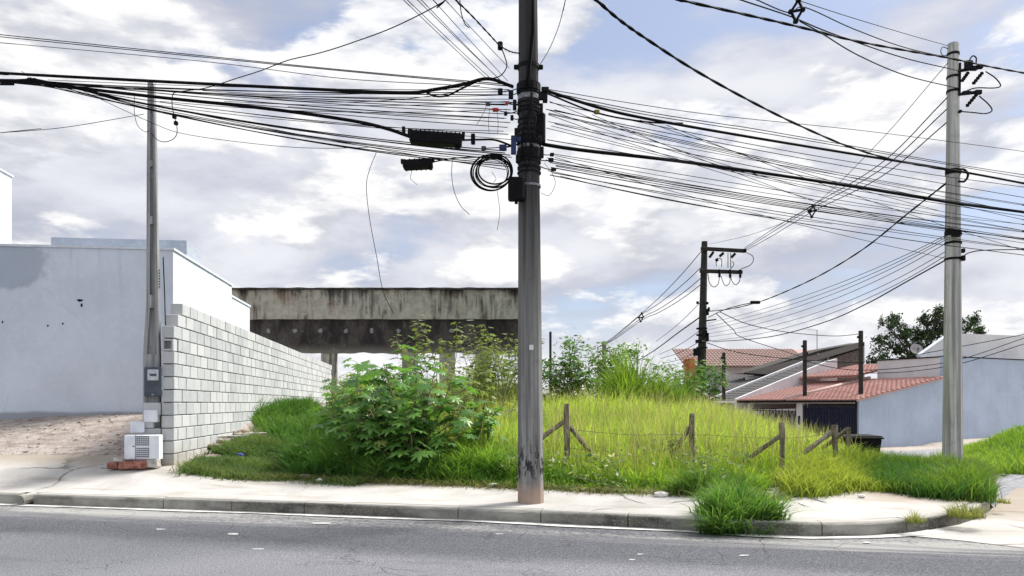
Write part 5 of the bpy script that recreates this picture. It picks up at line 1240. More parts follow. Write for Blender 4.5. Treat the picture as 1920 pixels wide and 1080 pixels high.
# clods, pebbles and dry stalks on the bare dirt of the drive
cl = MB(); rr = random.Random(77)
for k in range(900):
    x = rr.uniform(-12.5, -5.7); y = rr.uniform(11.3, 15.2)
    if y > 15.35 + 0.118 * (x + 7.1) - 0.05 or y < K(x) + 1.7: continue
    s = rr.choice((0.008, 0.012, 0.018, 0.03)) * rr.uniform(.7, 1.3); p = on(x, y, s * 0.2); a = rr.random() * 6
    e = [Vector((math.cos(a) * s * 1.4, math.sin(a) * s * 1.4, 0)), Vector((-math.sin(a) * s, math.cos(a) * s, 0)), Vector((rr.uniform(-.3, .3) * s, 0, s * .8))]
    cl.add([p + e[0], p + e[1], p - e[0] * rr.uniform(.7, 1.2), p - e[1] * rr.uniform(.7, 1.2), p + e[2], p - e[2] * .5], [(0, 1, 4), (1, 2, 4), (2, 3, 4), (3, 0, 4), (1, 0, 5), (2, 1, 5), (3, 2, 5), (0, 3, 5)])
cl.build('dirt_clods', plain('clod_earth', (0.38, 0.32, 0.28), 0.95, 0.4, 9), None, kind='stuff', label='loose clods and pebbles on the bare dirt drive', cat='clods')

# ------------------------------------------------------------------ grass
def scatter(poly, n, falloff=0.0, dmin=9.0, jit=0.07):
    p = np.array(poly); lo, hi = p.min(0), p.max(0); out = []
    tot = 0
    while tot < n:
        q = lo + (hi - lo) * rng.random((n * 3, 2)); q = q[inpoly(q, poly)]
        if falloff: q = q[rng.random(len(q)) < (dmin / np.maximum(q[:, 1], dmin)) ** falloff]
        out.append(q); tot += len(q)
    return np.concatenate(out)[:n] + jit * rng.standard_normal((n, 2))
def vnoise(xy, s, seed=0.0):
    return np.array([mnoise.noise(Vector((a * s, b * s, seed))) for a, b in xy])
def blades(name, pos, h, w, lean, c_base, c_tip, label, kind='stuff', cat='grass', parent=None, curl=0.5, yaw=None, group=None, mat=None):
    """pos (n,3); h,w,lean (n,); colours (n,3)"""
    n = len(pos); yaw = rng.random(n) * 2 * np.pi if yaw is None else yaw
    dx, dy = np.cos(yaw), np.sin(yaw); face = rng.random(n) * np.pi; fx, fy = np.cos(face), np.sin(face)
    lv = np.array([0, 0.38, 0.72, 1.0]); wl = np.array([0.8, 1.0, 0.7, 0.0])
    V = np.zeros((n, 7, 3)); C = np.zeros((n, 7, 3)); k = 0
    for f, wf in zip(lv, wl):
        out = lean * h * (f ** (1 + curl * 2)) ; up_ = h * f * (1 - 0.35 * np.minimum(lean, 1.6) * f * curl)
        cx = pos[:, 0] + dx * out; cy = pos[:, 1] + dy * out; cz = pos[:, 2] + up_
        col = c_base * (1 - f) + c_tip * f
        if wf > 0:
            for s in (-1, 1):
                V[:, k, 0] = cx + s * fx * w * wf / 2; V[:, k, 1] = cy + s * fy * w * wf / 2; V[:, k, 2] = cz; C[:, k] = col; k += 1
        else: V[:, k, 0] = cx; V[:, k, 1] = cy; V[:, k, 2] = cz; C[:, k] = col
    o = np.arange(n)[:, None] * 7
    Fq = np.concatenate([o + np.array([0, 1, 3, 2]), o + np.array([2, 3, 5, 4])]); Ft = o + np.array([4, 5, 6])
    ob = bpy.data.objects.new(name, npmesh(name, V.reshape(-1, 3), Fq, Ft, mat or M_grass, C.reshape(-1, 3))); COL.objects.link(ob); adopt(ob, parent)
    return tag(ob, label, cat, group, kind)
def ground_z(q): return np.array([gz(a, b) for a, b in q]) - 0.01
def mixc(a, b, t): return np.array(a)[None, :] * (1 - t[:, None]) + np.array(b)[None, :] * t[:, None]
def gpoly(px): return [(p.x, p.y) for p in (G(*q) for q in px)]

# open field of tall yellow-green grass
bwx = lambda y: WC.x + WD.x / WD.y * (y - WC.y)
def front(x, o): return K(x) + o
fld = [(-2.4, front(-2.4, 2.6)), (-1.0, front(-1, 2.3)), (0.6, front(.6, 2.0)), (2.2, front(2.2, 1.9)), (3.4, front(3.4, 2.6)), (4.7, 11.6), (5.9, 12.6), (6.6, 15), (7.5, 19), (9, 24), (4, 27), (-3, 27), (-5.0, 24), (-4.2, 19), (-3.0, 15.5)]
NF = 150000
q = scatter(fld, NF, 1.5, 10.5); z = ground_z(q); n1 = vnoise(q, 0.45); n2 = vnoise(q, 1.6, 4.0); r = rng.random(NF)
n3 = vnoise(q, 3.7, 8.0); h = np.maximum(0.12, 0.52 + 0.26 * n1 + 0.22 * n2 + 0.22 * n3) * (0.45 + 0.95 * r ** 1.3); tq = q[:, 1] - np.array([K(a) for a in q[:, 0]]); lowf = np.clip((q[:, 0] - 0.0) / 0.6, 0, 1); h *= np.clip(0.45 - 0.15 * lowf + (tq - 1.6) / (5.0 + 1.0 * lowf), 0.3, 1.0)
h *= 1 - 0.45 * np.clip((q[:, 0] - 3.0) / 3.0, 0, 1)
tone = np.clip(0.5 + 0.9 * n2 + 0.5 * n3 + 0.35 * rng.standard_normal(NF), 0, 1); yl = np.clip(0.45 + 0.8 * n1 + (q[:, 0] + 1) * 0.08 + 0.4 * n3 + 0.35 * rng.standard_normal(NF), 0, 1)
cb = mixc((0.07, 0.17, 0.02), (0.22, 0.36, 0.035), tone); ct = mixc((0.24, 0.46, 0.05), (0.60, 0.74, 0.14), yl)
straw = rng.random(NF) < 0.035 + 0.16 * np.clip(n3 - 0.15, 0, 1); ct[straw] = (0.60, 0.54, 0.30); cb[straw] = (0.30, 0.25, 0.11)
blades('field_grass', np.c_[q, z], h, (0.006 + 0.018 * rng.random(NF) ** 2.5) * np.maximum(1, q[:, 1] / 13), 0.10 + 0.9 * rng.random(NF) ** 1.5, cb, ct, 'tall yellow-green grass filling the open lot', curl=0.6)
# seed stalks above the field
NS_ = 14000
q = scatter(fld, NS_, 0.8, 12); z = ground_z(q); h = 0.5 + 0.65 * rng.random(NS_) ** 1.5; h *= 1 - 0.4 * np.clip((q[:, 0] - 3.0) / 3.0, 0, 1)
blades('seed_stalks', np.c_[q, z], h, np.full(NS_, 0.010), 0.1 + 0.25 * rng.random(NS_), mixc((0.16, 0.22, 0.05), (0.22, 0.24, 0.06), rng.random(NS_)), mixc((0.46, 0.42, 0.20), (0.52, 0.50, 0.26), rng.random(NS_)), 'thin straw-coloured seed stalks above the tall field grass', curl=0.3)
# deep green verge grass along the pavement
vg = [(-3.3, front(-3.3, 1.9)), (-2.2, front(-2.2, 1.78)), (-0.5, front(-.5, 1.62)), (0.6, front(.6, 1.5)), (2.0, front(2.0, 1.45)), (3.0, front(3.0, 1.5)), (3.5, front(3.5, 2.6)), (2, front(2, 2.7)), (0, front(0, 3.1)), (-1.6, front(-1.6, 3.9)), (-3.0, front(-3.0, 3.8)), (-3.8, front(-3.8, 3.2))]
NV = 42000
q = scatter(vg, NV); z = ground_z(q); n1 = vnoise(q, 0.8, 2); r = rng.random(NV)
edge_ = np.clip((q[:, 1] - np.array([K(a) for a in q[:, 0]]) - 1.45) / 0.5, 0.35, 1.0)
n3 = vnoise(q, 3.0, 5); h = np.maximum(0.1, 0.42 + 0.18 * n1 + 0.2 * n3) * (0.4 + 1.0 * r) * edge_ * (1 - 0.62 * np.clip((q[:, 0] - 0.2) / 0.8, 0, 1))
g_ = np.clip(0.45 + 0.22 * q[:, 0] + 0.5 * n1 + 0.4 * n3 + 0.3 * rng.standard_normal(NV), 0, 1)
cb = mixc((0.035, 0.10, 0.02), (0.11, 0.23, 0.028), g_); ct = mixc((0.10, 0.25, 0.05), (0.38, 0.57, 0.08), g_)
st_ = rng.random(NV) < 0.05; ct[st_] = (0.45, 0.42, 0.22)
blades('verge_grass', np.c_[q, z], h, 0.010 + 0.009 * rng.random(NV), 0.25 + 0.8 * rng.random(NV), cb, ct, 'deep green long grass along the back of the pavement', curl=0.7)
# broad-leaved weeds mixed through the grass: small diamond leaves at all heights
NW = 16000
q = np.concatenate([scatter(fld, NW - 7000, 1.2, 10.5), scatter(vg, 7000)]); cl = vnoise(q, 1.3, 70) + 0.6 * vnoise(q, 4, 71); q = q[cl > 0.05]; nw = len(q)
z = ground_z(q); hh = 0.04 + 0.42 * rng.random(nw) ** 1.2; sz_ = 0.018 + 0.035 * rng.random(nw) ** 1.5
a = rng.random(nw) * 2 * np.pi; tilt = rng.normal(0, 0.45, nw); u = np.c_[np.cos(a), np.sin(a), tilt]; v = np.c_[-np.sin(a), np.cos(a), rng.normal(0, .3, nw)] * 0.55
c = np.c_[q, z + hh]; Vq = np.stack([c - u * sz_[:, None], c + v * sz_[:, None], c + u * sz_[:, None], c - v * sz_[:, None]], 1).reshape(-1, 3)
t = rng.random(nw); colw = mixc((0.07, 0.15, 0.04), (0.22, 0.32, 0.10), t); pale = rng.random(nw) < 0.10; colw[pale] = (0.55, 0.55, 0.42)
ow = bpy.data.objects.new('broadleaf_weeds', npmesh('broadleaf_weeds', Vq, np.arange(nw * 4).reshape(nw, 4), np.zeros((0, 3), int), M_grass, np.repeat(colw, 4, 0))); COL.objects.link(ow)
tag(ow, 'small broad-leaved weeds mixed through the tall grass', 'weeds', None, 'stuff')
# rank weeds at the rear, below the derelict building
rw = [(-5.6, 23.5), (-4.3, 19.2), (-3.0, 17.2), (0.5, 18.5), (0.6, 25), (-6.0, 26)]
NR_ = 26000
q = scatter(rw, NR_, 0.6, 17); z = ground_z(q); n1 = vnoise(q, 0.7, 60); n2 = vnoise(q, 2.2, 61); r = rng.random(NR_)
g_ = np.clip(0.5 + 0.7 * n2 + 0.3 * rng.standard_normal(NR_), 0, 1)
blades('rear_weeds', np.c_[q, z], np.maximum(0.3, 0.85 + 0.5 * n1 + 0.4 * n2) * (0.4 + 0.9 * r), 0.018 + 0.022 * rng.random(NR_), 0.15 + 0.7 * rng.random(NR_), mixc((0.06, 0.12, 0.025), (0.13, 0.19, 0.04), g_), mixc((0.16, 0.27, 0.06), (0.42, 0.46, 0.16), g_), 'rank pale weeds below the derelict building', curl=0.6)
# short dark lawn between block wall and bush
lw = gpoly([(338, 893), (450, 903), (560, 908), (660, 916), (700, 905), (690, 850), (640, 822), (560, 818), (490, 812), (430, 836), (380, 858)])
NL = 70000
q = scatter(lw, NL, 0.6, 10); z = ground_z(q); n1 = vnoise(q, 1.3, 7); n2 = vnoise(q, 4.0, 9); r = rng.random(NL)
keep = (n2 + 0.8 * n1 + 0.25 + 0.6 * r) > 0.32; q, z, n1, r = q[keep], z[keep], n1[keep], r[keep]; nl = len(q)
h = np.maximum(0.03, 0.10 + 0.10 * n1) * (0.3 + 1.4 * r ** 1.5) ; g_ = np.clip(0.4 + 0.8 * n1 + 0.25 * rng.standard_normal(nl), 0, 1)
blades('lawn_grass', np.c_[q, z], h, 0.008 + 0.007 * rng.random(nl), 0.3 + 0.9 * rng.random(nl), mixc((0.04, 0.08, 0.022), (0.08, 0.13, 0.03), g_), mixc((0.07, 0.15, 0.05), (0.22, 0.29, 0.11), g_), 'short patchy green grass between block wall and bush')
# lusher patch by the wall further back
lp = gpoly([(482, 800), (560, 815), (640, 822), (690, 800), (680, 775), (600, 766), (500, 772)])
lp = [(-6.05, 17.2), (-5.0, 15.2), (-3.6, 13.6), (-2.6, 13.8), (-2.6, 16.5), (-4.4, 20.5), (-6.2, 22.5)]
NP_ = 26000
q = scatter(lp, NP_, 0.6, 12); z = ground_z(q); n1 = vnoise(q, 1.0, 12); r = rng.random(NP_)
g_ = np.clip(0.45 + 0.7 * n1 + 0.2 * rng.standard_normal(NP_), 0, 1)
n3 = vnoise(q, 3.0, 15); g_ = np.clip(g_ + 0.5 * n3, 0, 1)
blades('wallside_grass', np.c_[q, z], np.maximum(.1, 0.27 + 0.15 * n1 + 0.18 * n3) * (0.4 + 1.0 * r), 0.014 + 0.014 * rng.random(NP_), 0.2 + 0.8 * rng.random(NP_), mixc((0.03, 0.09, 0.02), (0.06, 0.14, 0.03), g_), mixc((0.07, 0.19, 0.04), (0.15, 0.27, 0.06), g_), 'lush green weeds growing along the far block wall')
# corner strip behind the rounded pavement
cs = gpoly([(1480, 938), (1540, 936), (1610, 925), (1690, 930), (1760, 938), (1835, 944), (1850, 932), (1835, 910), (1760, 894), (1690, 886), (1600, 884), (1520, 898), (1470, 912)])
NCs = 30000
q = scatter(cs, NCs); z = ground_z(q) + 0.02; n1 = vnoise(q, 0.9, 20); r = rng.random(NCs); xx = np.clip((q[:, 0] - 4.6) / 1.3, 0, 1)
g_ = np.clip(1 - xx + 0.4 * n1 + 0.15 * rng.standard_normal(NCs), 0, 1)
blades('corner_grass', np.c_[q, z], np.maximum(0.08, 0.27 + 0.22 * n1) * (0.4 + 1.0 * r), 0.008 + 0.007 * rng.random(NCs), 0.25 + 0.7 * rng.random(NCs), mixc((0.05, 0.11, 0.02), (0.14, 0.19, 0.025), g_), mixc((0.10, 0.23, 0.04), (0.42, 0.48, 0.09), g_), 'bright grass strip behind the rounded corner pavement', curl=0.65)
# grass around the pale pole foot: darker, with reddish seed heads
pf = [(rp_b.x + a * math.cos(t), rp_b.y - 1.0 + b * math.sin(t)) for t in np.linspace(0, 2 * math.pi, 14)[:-1] for a, b in ((1.15, 1.5),)]
pf = gpoly([(1640, 915), (1700, 936), (1780, 944), (1848, 944), (1848, 918), (1810, 898), (1760, 891), (1700, 886), (1650, 884)])
NPf = 16000
q = scatter(pf, NPf); z = ground_z(q) + 0.02; r = rng.random(NPf); n1 = vnoise(q, 1.2, 31); xr = np.clip((q[:, 0] - 6.2) / 1.0 + 0.3 * n1, 0, 1)
blades('pole_foot_grass', np.c_[q, z], np.maximum(0.08, 0.26 + 0.2 * n1) * (0.4 + 1.0 * r), 0.008 + 0.006 * rng.random(NPf), 0.25 + 0.7 * rng.random(NPf), mixc((0.035, 0.08, 0.018), (0.05, 0.085, 0.025), xr), mixc((0.08, 0.19, 0.04), (0.19, 0.19, 0.09), xr), 'dark tufted grass at the foot of the pale pole')
# verge beyond the side street
vb = [(11.6, 14.6), (10.0, 15.4), (11.3, 18.5), (13.2, 23), (17.6, 30), (20, 33), (28, 36), (28, 15.5)]
NB = 60000
q = scatter(vb, NB, 1.2, 14); z = ground_z(q); n1 = vnoise(q, 0.5, 40); n2 = vnoise(q, 2.0, 41); r = rng.random(NB)
g_ = np.clip(0.5 + 0.7 * n1 + 0.4 * n2 + 0.2 * rng.standard_normal(NB), 0, 1)
blades('far_verge_grass', np.c_[q, z], (0.26 + 0.10 * n1) * (0.5 + 0.9 * r), 0.012 + 0.018 * rng.random(NB), 0.2 + 0.7 * rng.random(NB), mixc((0.08, 0.17, 0.025), (0.13, 0.23, 0.03), g_), mixc((0.18, 0.34, 0.05), (0.36, 0.48, 0.09), g_), 'bright green grassy bank beyond the side street')

# sparse blades and dead straw creeping onto the pavement edge
NE = 5200
xe = rng.uniform(-5.0, 3.4, NE); te = 1.62 + 0.14 * np.array([mnoise.noise(Vector((a * 1.3, 0, 3))) for a in xe]) + np.interp(xe, [-5, -2, 0.5, 3.4], [0.12, 0.08, -0.1, -0.12]) - np.abs(rng.normal(0, 0.10, NE)); ye = np.array([K(a) for a in xe]) + te
ze = np.array([gz(a, b) for a, b in zip(xe, ye)]) + 0.02; t = rng.random(NE)
blades('edge_weeds', np.c_[xe, ye, ze], 0.03 + 0.12 * rng.random(NE) ** 2, 0.006 + 0.006 * rng.random(NE), 0.4 + 1.4 * rng.random(NE), mixc((0.07, 0.10, 0.03), (0.22, 0.17, 0.09), t), mixc((0.16, 0.24, 0.06), (0.42, 0.36, 0.20), t), 'sparse weeds and dead straw creeping over the pavement edge')
# single clumps
def clump(name, c, rad, n, hmin, hmax, wd, lean, base, tip, label, group=None, curl=0.9, ell=(1, 1), subs=0):
    a = rng.random(n) * 2 * np.pi; rr = rad * np.sqrt(rng.random(n))
    if subs:                     # several tussocks grown together
        sc = rng.normal(size=(subs, 2)).clip(-1.5, 1.5) * rad * 0.48; ix = rng.integers(0, subs, n); loc = rng.normal(size=(n, 2)) * rad * 0.17 + sc[ix]
        hs_ = rng.uniform(0.55, 1.15, subs)[ix]; a = np.arctan2(loc[:, 1], loc[:, 0]); rr = np.minimum(np.hypot(loc[:, 0], loc[:, 1]), rad * 1.2)
    else: hs_ = 1.0
    q = np.c_[c[0] + rr * np.cos(a) * ell[0], c[1] + rr * np.sin(a) * ell[1]]
    z = np.full(n, 0.0); z[:] = [max(gz(x, y), -0.125 if y < K(x) else -9) for x, y in q]
    yaw = a + rng.normal(0, 0.9, n); t = rng.random(n)
    return blades(name, np.c_[q, z], hmin + (hmax - hmin) * rng.random(n) ** 1.4 * (1 - 0.35 * rr / rad) * hs_, wd * (0.6 + 0.8 * rng.random(n)), lean * (0.25 + rng.random(n)) * (0.3 + rr / rad), mixc(base[0], base[1], t), mixc(tip[0], tip[1], t), label, None, 'grass clump', None, curl, yaw, group)
kb = flat(1385, 972)
clump('grass_clump', (kb.x, kb.y + 0.02), 0.40, 3000, 0.12, 0.58, 0.013, 1.0, ((0.03, 0.09, 0.02), (0.07, 0.16, 0.03)), ((0.08, 0.23, 0.05), (0.30, 0.46, 0.12)), 'lush grass clump spilling over the kerb onto the road', ell=(1.25, 0.95), subs=14)
kb = flat(1330, 945)
clump('grass_clump', (kb.x, kb.y + 0.25), 0.5, 2200, 0.12, 0.50, 0.010, 0.9, ((0.05, 0.11, 0.02), (0.08, 0.15, 0.03)), ((0.12, 0.26, 0.06), (0.24, 0.36, 0.09)), 'lighter grass clump behind the one spilling over the kerb', ell=(1.3, 0.8), subs=9)
for (px, py, rd, n, hh, lab) in ((1715, 1000, 0.09, 260, 0.12, 'small dry grass tuft at the gutter near the corner'), (1812, 990, 0.18, 800, 0.17, 'larger dry grass tuft at the rounded kerb'), (1882, 962, 0.07, 160, 0.08, 'tiny grass tuft in the concrete of the side street'), (1825, 952, 0.14, 500, 0.15, 'dry grass tuft on the corner pavement edge')):
    p = flat(px, py, -0.11); clump('grass_tuft', (p.x, p.y), rd, int(n * 0.6), hh * 0.35, hh * 1.7, 0.006, 1.0, ((0.10, 0.14, 0.03), (0.2, 0.2, 0.06)), ((0.26, 0.30, 0.09), (0.42, 0.40, 0.18)), lab)
gc = W(1200, 740, 18.2)
clump('guinea_grass', (gc.x - 0.1, gc.y), 0.55, 2600, 0.7, 2.5, 0.020, 0.55, ((0.07, 0.11, 0.02), (0.12, 0.16, 0.03)), ((0.16, 0.30, 0.04), (0.34, 0.48, 0.09)), 'tall dense fountain of guinea grass at the rear of the lot', curl=0.9, ell=(1.2, 0.8), subs=7)
clump('guinea_grass', (gc.x + 0.75, gc.y + 0.6), 0.45, 1500, 0.7, 1.35, 0.022, 0.5, ((0.05, 0.10, 0.02), (0.09, 0.14, 0.03)), ((0.12, 0.24, 0.04), (0.20, 0.33, 0.06)), 'lower tall-grass clump against the right of the big one')

# ------------------------------------------------------------------ broad-leaved plants
def palmate(nl, seed, name='leaf'):
    rr = random.Random(seed); vs = [(0, 0, 0)]; fs = []; span = 2 * math.pi * 0.88; L = []
    for i in range(nl):
        a = -span / 2 + span * i / (nl - 1); L.append((a, 1.0 - 0.42 * abs(i - (nl - 1) / 2) / (nl / 2) + rr.uniform(-.06, .06)))
    ring = []
    def pt(a, r, z): vs.append((math.cos(a) * r, math.sin(a) * r, z)); return len(vs) - 1
    da = span / (nl - 1)
    for i, (a, l) in enumerate(L):
        s0 = pt(a - da * 0.5, 0.36, -0.01) if i == 0 else s_next
        w1 = pt(a - da * 0.33, 0.62 * l, -0.01 - 0.03 * l); tp = pt(a, l, rr.uniform(-0.2, -0.04) * l * l); w2 = pt(a + da * 0.33, 0.62 * l, -0.01 - 0.03 * l); md_ = pt(a, 0.6 * l, 0.035)
        s_next = pt(a + da * 0.5, 0.36, -0.01)
        fs += [(0, s0, w1, md_), (0, md_, w2, s_next), (md_, w1, tp), (md_, tp, w2)]
    return MB().add(vs, fs)
def leafset(mat, seeds, nl=8): return [palmate(nl, s).mesh('leaf', mat, True) for s in seeds]
LS_castor = leafset(M_castor, (1, 2, 3, 4)); LS_pale = leafset(M_shrub, (5, 6, 7), 6); LS_green = leafset(M_shrub2, (8, 9, 10), 7)
def plant(name, label, base, stems, leaves, nleaf, size, cat='plant', group=None, droop=0.5, seed=0, low=0.3, petiole=0.25, stem_r=0.02, mat_stem=None):
    """stems: list of tip offsets from the base"""
    rr = random.Random(seed); t = empty(name, base, label, cat, group); paths = []; m = MB(); pet = MB()
    for tip in stems:
        tip = Vector(tip); b0 = Vector(base) + Vector((rr.uniform(-.12, .12), rr.uniform(-.12, .12), -0.05)); P = []
        bend = Vector((rr.uniform(-.15, .15), rr.uniform(-.15, .15), 0)) * tip.length
        for i in range(8):
            f = i / 7; P.append(b0 + Vector((tip.x * f ** 1.3, tip.y * f ** 1.3, tip.z * f)) + bend * math.sin(f * math.pi))
        m.tube(P, [stem_r * (1 - 0.75 * i / 7) for i in range(8)], 5); paths.append(P)
    per = max(1, nleaf // len(paths)); k = 0
    for P in paths:
        for i in range(per):
            f = low + (1 - low) * ((i + rr.random()) / per) ** 0.75; f = min(f, 0.999); x = f * 7; a = int(x); c = P[a].lerp(P[a + 1], x - a)
            yaw = rr.random() * 2 * math.pi; out = Vector((math.cos(yaw), math.sin(yaw), rr.uniform(-0.1, 0.7))).normalized()
            pl = petiole * rr.uniform(0.5, 1.2) * (1.15 - 0.5 * f); e = c + out * pl; pet.tube([c, c.lerp(e, .5) + UP * pl * .08, e], stem_r * 0.22, 3, False)
            fw = Vector((math.cos(yaw), math.sin(yaw), -droop * rr.uniform(0.3, 1.3))).normalized(); sd_ = fw.cross(UP).normalized(); sd_ = (sd_ + UP * rr.uniform(-.35, .35)).normalized()
            nr = sd_.cross(fw).normalized(); sd_ = fw.cross(nr) * -1; s = size * rr.choice((rr.uniform(0.4, 0.8), rr.uniform(0.8, 1.3))) * (1.1 - 0.35 * f)
            M = Matrix(((fw.x * s, sd_.x * s, nr.x * s, e.x), (fw.y * s, sd_.y * s, nr.y * s, e.y), (fw.z * s, sd_.z * s, nr.z * s, e.z), (0, 0, 0, 1)))
            inst('leaf', rr.choice(leaves), t, M); k += 1
    m.build('stem', mat_stem or M_stem, t, smooth=True); pet.build('petioles', mat_stem or M_stem, t, smooth=True, kind='stuff'); return t
def spread(n, rx, ry, h0, h1, seed, ox=0.0):
    r = random.Random(seed); return [(ox + rx * r.uniform(-1, 1), ry * r.uniform(-1, 1), r.uniform(h0, h1)) for _ in range(n)]
b = on(-1.75, 11.55)
plant('castor_bush', 'large castor bush with broad star-shaped leaves in front of the derelict building', b, spread(15, 0.95, 0.6, 1.0, 1.85, 3, 0.1) + [(-0.9, 0.1, 1.35), (1.05, 0, 1.45), (0.9, -.4, 0.9), (-0.75, -.5, 0.85), (0.2, -.6, 1.0), (0.55, -.4, 1.35), (-0.4, -.45, 1.3)], LS_castor, 280, 0.235, low=0.25, seed=4, petiole=0.32)
b = on(-2.75, 13.0)
plant('castor_bush', 'taller slender castor plant left of the large bush against the white gap', b, [(-0.05, 0, 1.75), (0.25, .1, 1.45), (-0.35, .2, 1.25), (-.5, -.2, .9)], LS_castor, 54, 0.24, low=0.35, seed=6, petiole=0.3)
b = on(-1.5, 11.1)
plant('castor_bush', 'low dark skirt of castor leaves in front of the large bush', b, spread(11, 0.95, 0.35, 0.45, 1.15, 17), LS_castor, 190, 0.22, low=0.2, seed=18, petiole=0.26)
b = on(-1.9, 12.5)
plant('castor_bush', 'highest castor plant rising behind the middle of the large bush', b, spread(7, 0.6, 0.35, 1.5, 2.1, 19), LS_castor, 120, 0.23, low=0.4, seed=20, petiole=0.32)
b = on(-2.35, 12.1)
plant('castor_bush', 'castor bush merging into the left flank of the large one', b, spread(12, 0.8, 0.5, 0.8, 1.6, 13), LS_castor, 170, 0.21, low=0.25, seed=14, petiole=0.3)
b = on(-0.55, 11.75)
plant('castor_bush', 'lower castor plant right of the weathered post with drooping leaves', b, spread(7, 0.5, 0.4, 0.7, 1.35, 9), LS_castor, 80, 0.19, low=0.35, seed=9)
gb_ = 'airy pale shrubs before the derelict building'
for (px, d, hpx, n, wx, sd_, lab) in ((790, 16.0, 592, 270, 0.75, 21, 'airy pale shrub with the highest crown before the derelict building'), (862, 17.0, 598, 230, 0.7, 22, 'thin-branched pale shrub in the middle before the derelict building'), (925, 16.2, 602, 280, 0.8, 23, 'airy pale shrub just left of the main pole'), (955, 18.5, 618, 250, 0.8, 24, 'pale shrub partly hidden by the main pole')):
    a = W(px, hpx, d); bb = on(a.x, d); plant('airy_shrub', lab, bb, spread(9, wx, 0.5, (a.z - bb.z) * 0.6, a.z - bb.z, sd_), LS_pale, n, 0.12, 'shrub', gb_, seed=sd_, low=0.42, petiole=0.22, stem_r=0.014)
for (px, d, hpx, n, wx, sd_, lab, LS) in ((1075, 19.5, 626, 230, 0.65, 31, 'green papaya-leaved shrub right of the main pole', LS_green), (1035, 20.5, 664, 220, 0.8, 32, 'dense low green shrub directly behind the main pole', LS_green), (1120, 20.5, 634, 210, 0.7, 33, 'green shrub with fine shoots left of the guinea grass', LS_green), (1185, 20.5, 634, 150, 0.9, 34, 'wispy shrub whose shoots rise behind the guinea grass', LS_green), (1272, 20.5, 676, 200, 0.8, 35, 'green bush right of the guinea grass', LS_green), (1320, 22.5, 664, 150, 0.7, 36, 'young leafy plant at the foot of the distant dark pole', LS_green), (700, 15.5, 672, 170, 1.0, 37, 'green weeds behind the slender castor plant', LS_pale), (880, 13.8, 662, 200, 1.1, 38, 'pale weeds behind the castor bush', LS_pale)):
    a = W(px, hpx, d); bb = on(a.x, d); plant('green_shrub', lab, bb, spread(10, wx, 0.6, max(.3, (a.z - bb.z)) * 0.5, max(.5, a.z - bb.z), sd_), LS, n, 0.16, 'shrub', None, seed=sd_, low=0.25, petiole=0.22, stem_r=0.014)
# low creeping weeds at the pavement edge right of the pole
b = on(1.6, K(1.6) + 1.75); plant('creeping_weed', 'low broad-leaved weed at the pavement edge right of the main pole', b, [(x, random.uniform(-.1, .1), random.uniform(.12, .35)) for x in np.linspace(-1.0, 1.2, 12)], LS_castor, 90, 0.055, seed=50, low=.2, petiole=.06, stem_r=.006)
b = on(2.3, 11.3); plant('flowering_weed', 'weed with pale leaves among the tall grass in mid field', b, spread(8, .45, .3, .35, .62, 51), LS_pale, 110, 0.085, seed=51, stem_r=.007, petiole=.1)

def bush(name, label, base, lobes, dens, lsz, cols, seed):
    """rounded leafy bush: stems plus leaf faces clustered in lobes"""
    r2 = np.random.default_rng(seed); rr = random.Random(seed); base = Vector(base); t = empty(name, base, label, 'bush'); st = MB(); V = []; C = []
    for c, r in lobes:
        c = np.array(c); st.tube([base + Vector((rr.uniform(-.1, .1), rr.uniform(-.1, .1), -.05)), base.lerp(Vector(c), .5) + Vector((rr.uniform(-.1, .1), 0, .05)), Vector(c)], [.025, .016, .006], 5)
        for k in range(max(6, int(26 * r))):
            v = r2.normal(size=3); v /= np.linalg.norm(v); cc = c + v * r * (0.45 + 0.6 * r2.random()); n = dens; tone = r2.random()
            pts = cc + r2.normal(size=(n, 3)) * 0.11; a = r2.normal(size=(n, 3)) * np.array([1, 1, .5]); a /= np.linalg.norm(a, axis=1)[:, None]
            b = np.cross(a, np.array([0, 0, 1]) + r2.normal(size=(n, 3)) * .5); b /= np.linalg.norm(b, axis=1)[:, None]; s = lsz * r2.uniform(.5, 1.4, (n, 1))
            V.append(np.stack([pts - a * s, pts + b * s * .38, pts + a * s, pts - b * s * .38], 1).reshape(-1, 3))
            cl = (np.array(cols[0]) * (1 - tone) + np.array(cols[1]) * tone)[None] * r2.uniform(.7, 1.35, (n, 1)); C.append(np.repeat(cl, 4, 0))
    V = np.concatenate(V); C = np.concatenate(C); n = len(V) // 4
    o = bpy.data.objects.new('foliage', npmesh('foliage', V, np.arange(n * 4).reshape(n, 4), np.zeros((0, 3), int), M_grass, C)); COL.objects.link(o); adopt(o, t); o['kind'] = 'stuff'
    st.build('stem', M_stem, t, smooth=True, kind='stuff'); return t
def blob(spec, d): return [(tuple(W(x, y, d + random.uniform(-.4, .4))), r / F * d) for x, y, r in spec]
